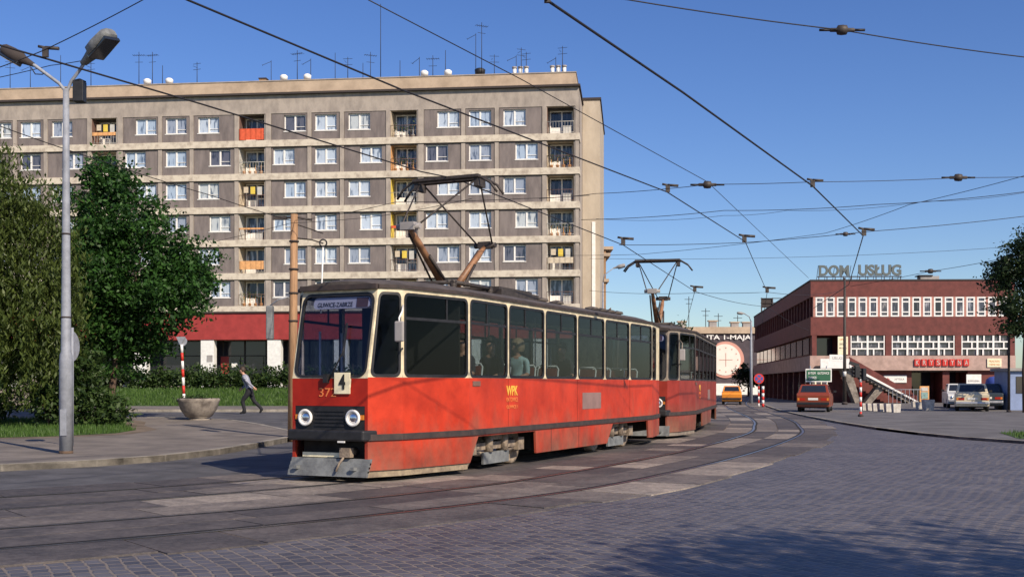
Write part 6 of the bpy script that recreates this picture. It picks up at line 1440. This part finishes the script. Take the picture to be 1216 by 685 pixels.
span('upper long span wire across the sky right of the flats', [(640, 236, 24), (708, 230, 22.5), (795, 224, 21), (840, 219, 20.6), (967, 216, 20.2), (1140, 211, 21), (1300, 207, 22)])
span('doubled feeder span wire below the upper span', [(690, 261, 36), (860, 250, 35), (1040, 243, 34), (1216, 228, 33), (1300, 222, 33)], .010, .6)
span('slack lower strand of the doubled feeder span', [(708, 260, 36.1), (860, 256, 35.1), (935, 250, 34.6), (1100, 239, 33.7), (1216, 229, 33.1)], .006, 1.2)
span('span wire holding the middle kinks of the contact wires', [(735, 291, 28.9), (885, 288, 28.2), (1030, 275, 27), (1216, 257, 27), (1300, 249, 27)], .008)
span('diagonal wire rising to the right edge above the maroon building', [(650, 303, 50), (760, 302, 48), (980, 277, 42), (1080, 243, 36), (1216, 209, 32), (1300, 190, 30)], .009)
span('faint high wire behind the second pantograph', [(700, 307, 60), (960, 305, 58), (1216, 292, 56), (1300, 288, 56)], .009)
span('wire above the roof of the maroon building ending at the right tree', [(1010, 340, 60), (1105, 322, 56), (1200, 305, 50), (1300, 288, 48)], .012)
span('far span wire behind the far tram car roof', [(700, 345, 60), (827, 348, 46), (911, 347, 43.4), (1003, 344, 76)], .010)
span('thin span wire from the top left corner to the lamp', [(-60, 98, 12), (0, 80, 11.6), (52, 60, 11.5), (170, 0, 10.8), (200, -20, 10.6)], .005)
span('wire behind the tall lamp joining the trees and the sky', [(-40, 100, 25), (60, 78, 24), (110, 70, 23)], .008)
span('span wire from the wooden pole toward the left trees', [(-60, 130, 20), (0, 150, 21), (117, 190, 23), (250, 232, 26), (345, 262, 28.1)], .009)
span('span wire from the wooden pole to the contact wire over the tram', [(350, 262, 28.1), (470, 240, 22), (620, 236, 21), (700, 232, 21)], .006)
span('bracing wire around the wooden pole below its top', [(250, 288, 28), (345, 265, 28), (440, 258, 27), (560, 236, 23)], .006)
span('short stay wire over the street beside the far lamp', [(825, 346, 32), (911, 364, 45), (960, 392, 60)], .008)
ins = [(1000, 36, 13, 'insulator on the span wire in the top right corner', 1.1), (840, 219.5, 20.6, 'insulator on the upper long span, left of the green leaf-like speck', 1.3), (1138, 211, 21, 'insulator on the upper long span near the right edge', 1.3), (1004, 278, 27.2, 'pale insulator left of the kink of the thick contact wire', 1.0), (1105, 322, 56, 'insulator on the wire above the maroon building roof', 2.2)]
ins[1] = (840, 219.5, 20.6, 'insulator on the upper long span above the street, nearer the flats', 1.3)
for px, py, Y, lb, s in ins:
    t = thing('insulator', lb, 'insulator', at(px, py, Y)); MB().lathe([(.01, -.14*s), (.022*s, -.12*s), (.022*s, -.06*s), (.05*s, -.045*s), (.055*s, 0), (.05*s, .045*s), (.022*s, .06*s), (.022*s, .12*s), (.01, .14*s)], seg=12, axis='x').build('shell', M['panto'], t)
    for sx in (-1, 1): MB().tube([(sx*.13*s, 0, 0), (sx*.24*s, 0, 0)], .014*s, 6).build('eye_bolt', M['wire'], t)
clamps = [(650, 1, WZ, 'hanger clamp on the thick contact wire at the top edge'), (965, 221, WZ, 'hanger clamp where the thick contact wire meets the upper long span'), (1026, 279, WZ, 'hanger clamp at the lower kink of the thick contact wire'), (793, 227, WZ, 'hanger clamp on the middle contact wire at the upper long span'), (884, 287, WZ, 'hanger clamp at the lower kink of the middle contact wire'), (911, 347, WZ, 'small far hanger clamp above the street lamp'), (740, 290, WZ, 'hanger clamp on the tram contact wire beside the far pantograph'), (825, 346, WZ, 'hanger clamp on the tram contact wire right of the far pantograph'), (54, 66, WZ, 'hanger clamp on the tram contact wire by the left lamp head')]
for px, py, z, lb in clamps:
    p = cw(px, py, z); Y = p.y; s = max(1, min(2.2, Y / 16)); t = thing('hanger_clamp', lb, 'wire clamp', p, 0, 'hanger clamps of the overhead wires')
    MB().box(-.03*s, .03*s, -.02, .02, -.02, .09*s).build('jaw', M['panto'], t); MB().tube([(0, 0, .085*s), (.15*s, 0, .075*s)], .02*s, 6).tube([(-.08*s, 0, .1*s), (0, 0, .085*s)], .016*s, 6).build('ear', M['panto'], t)
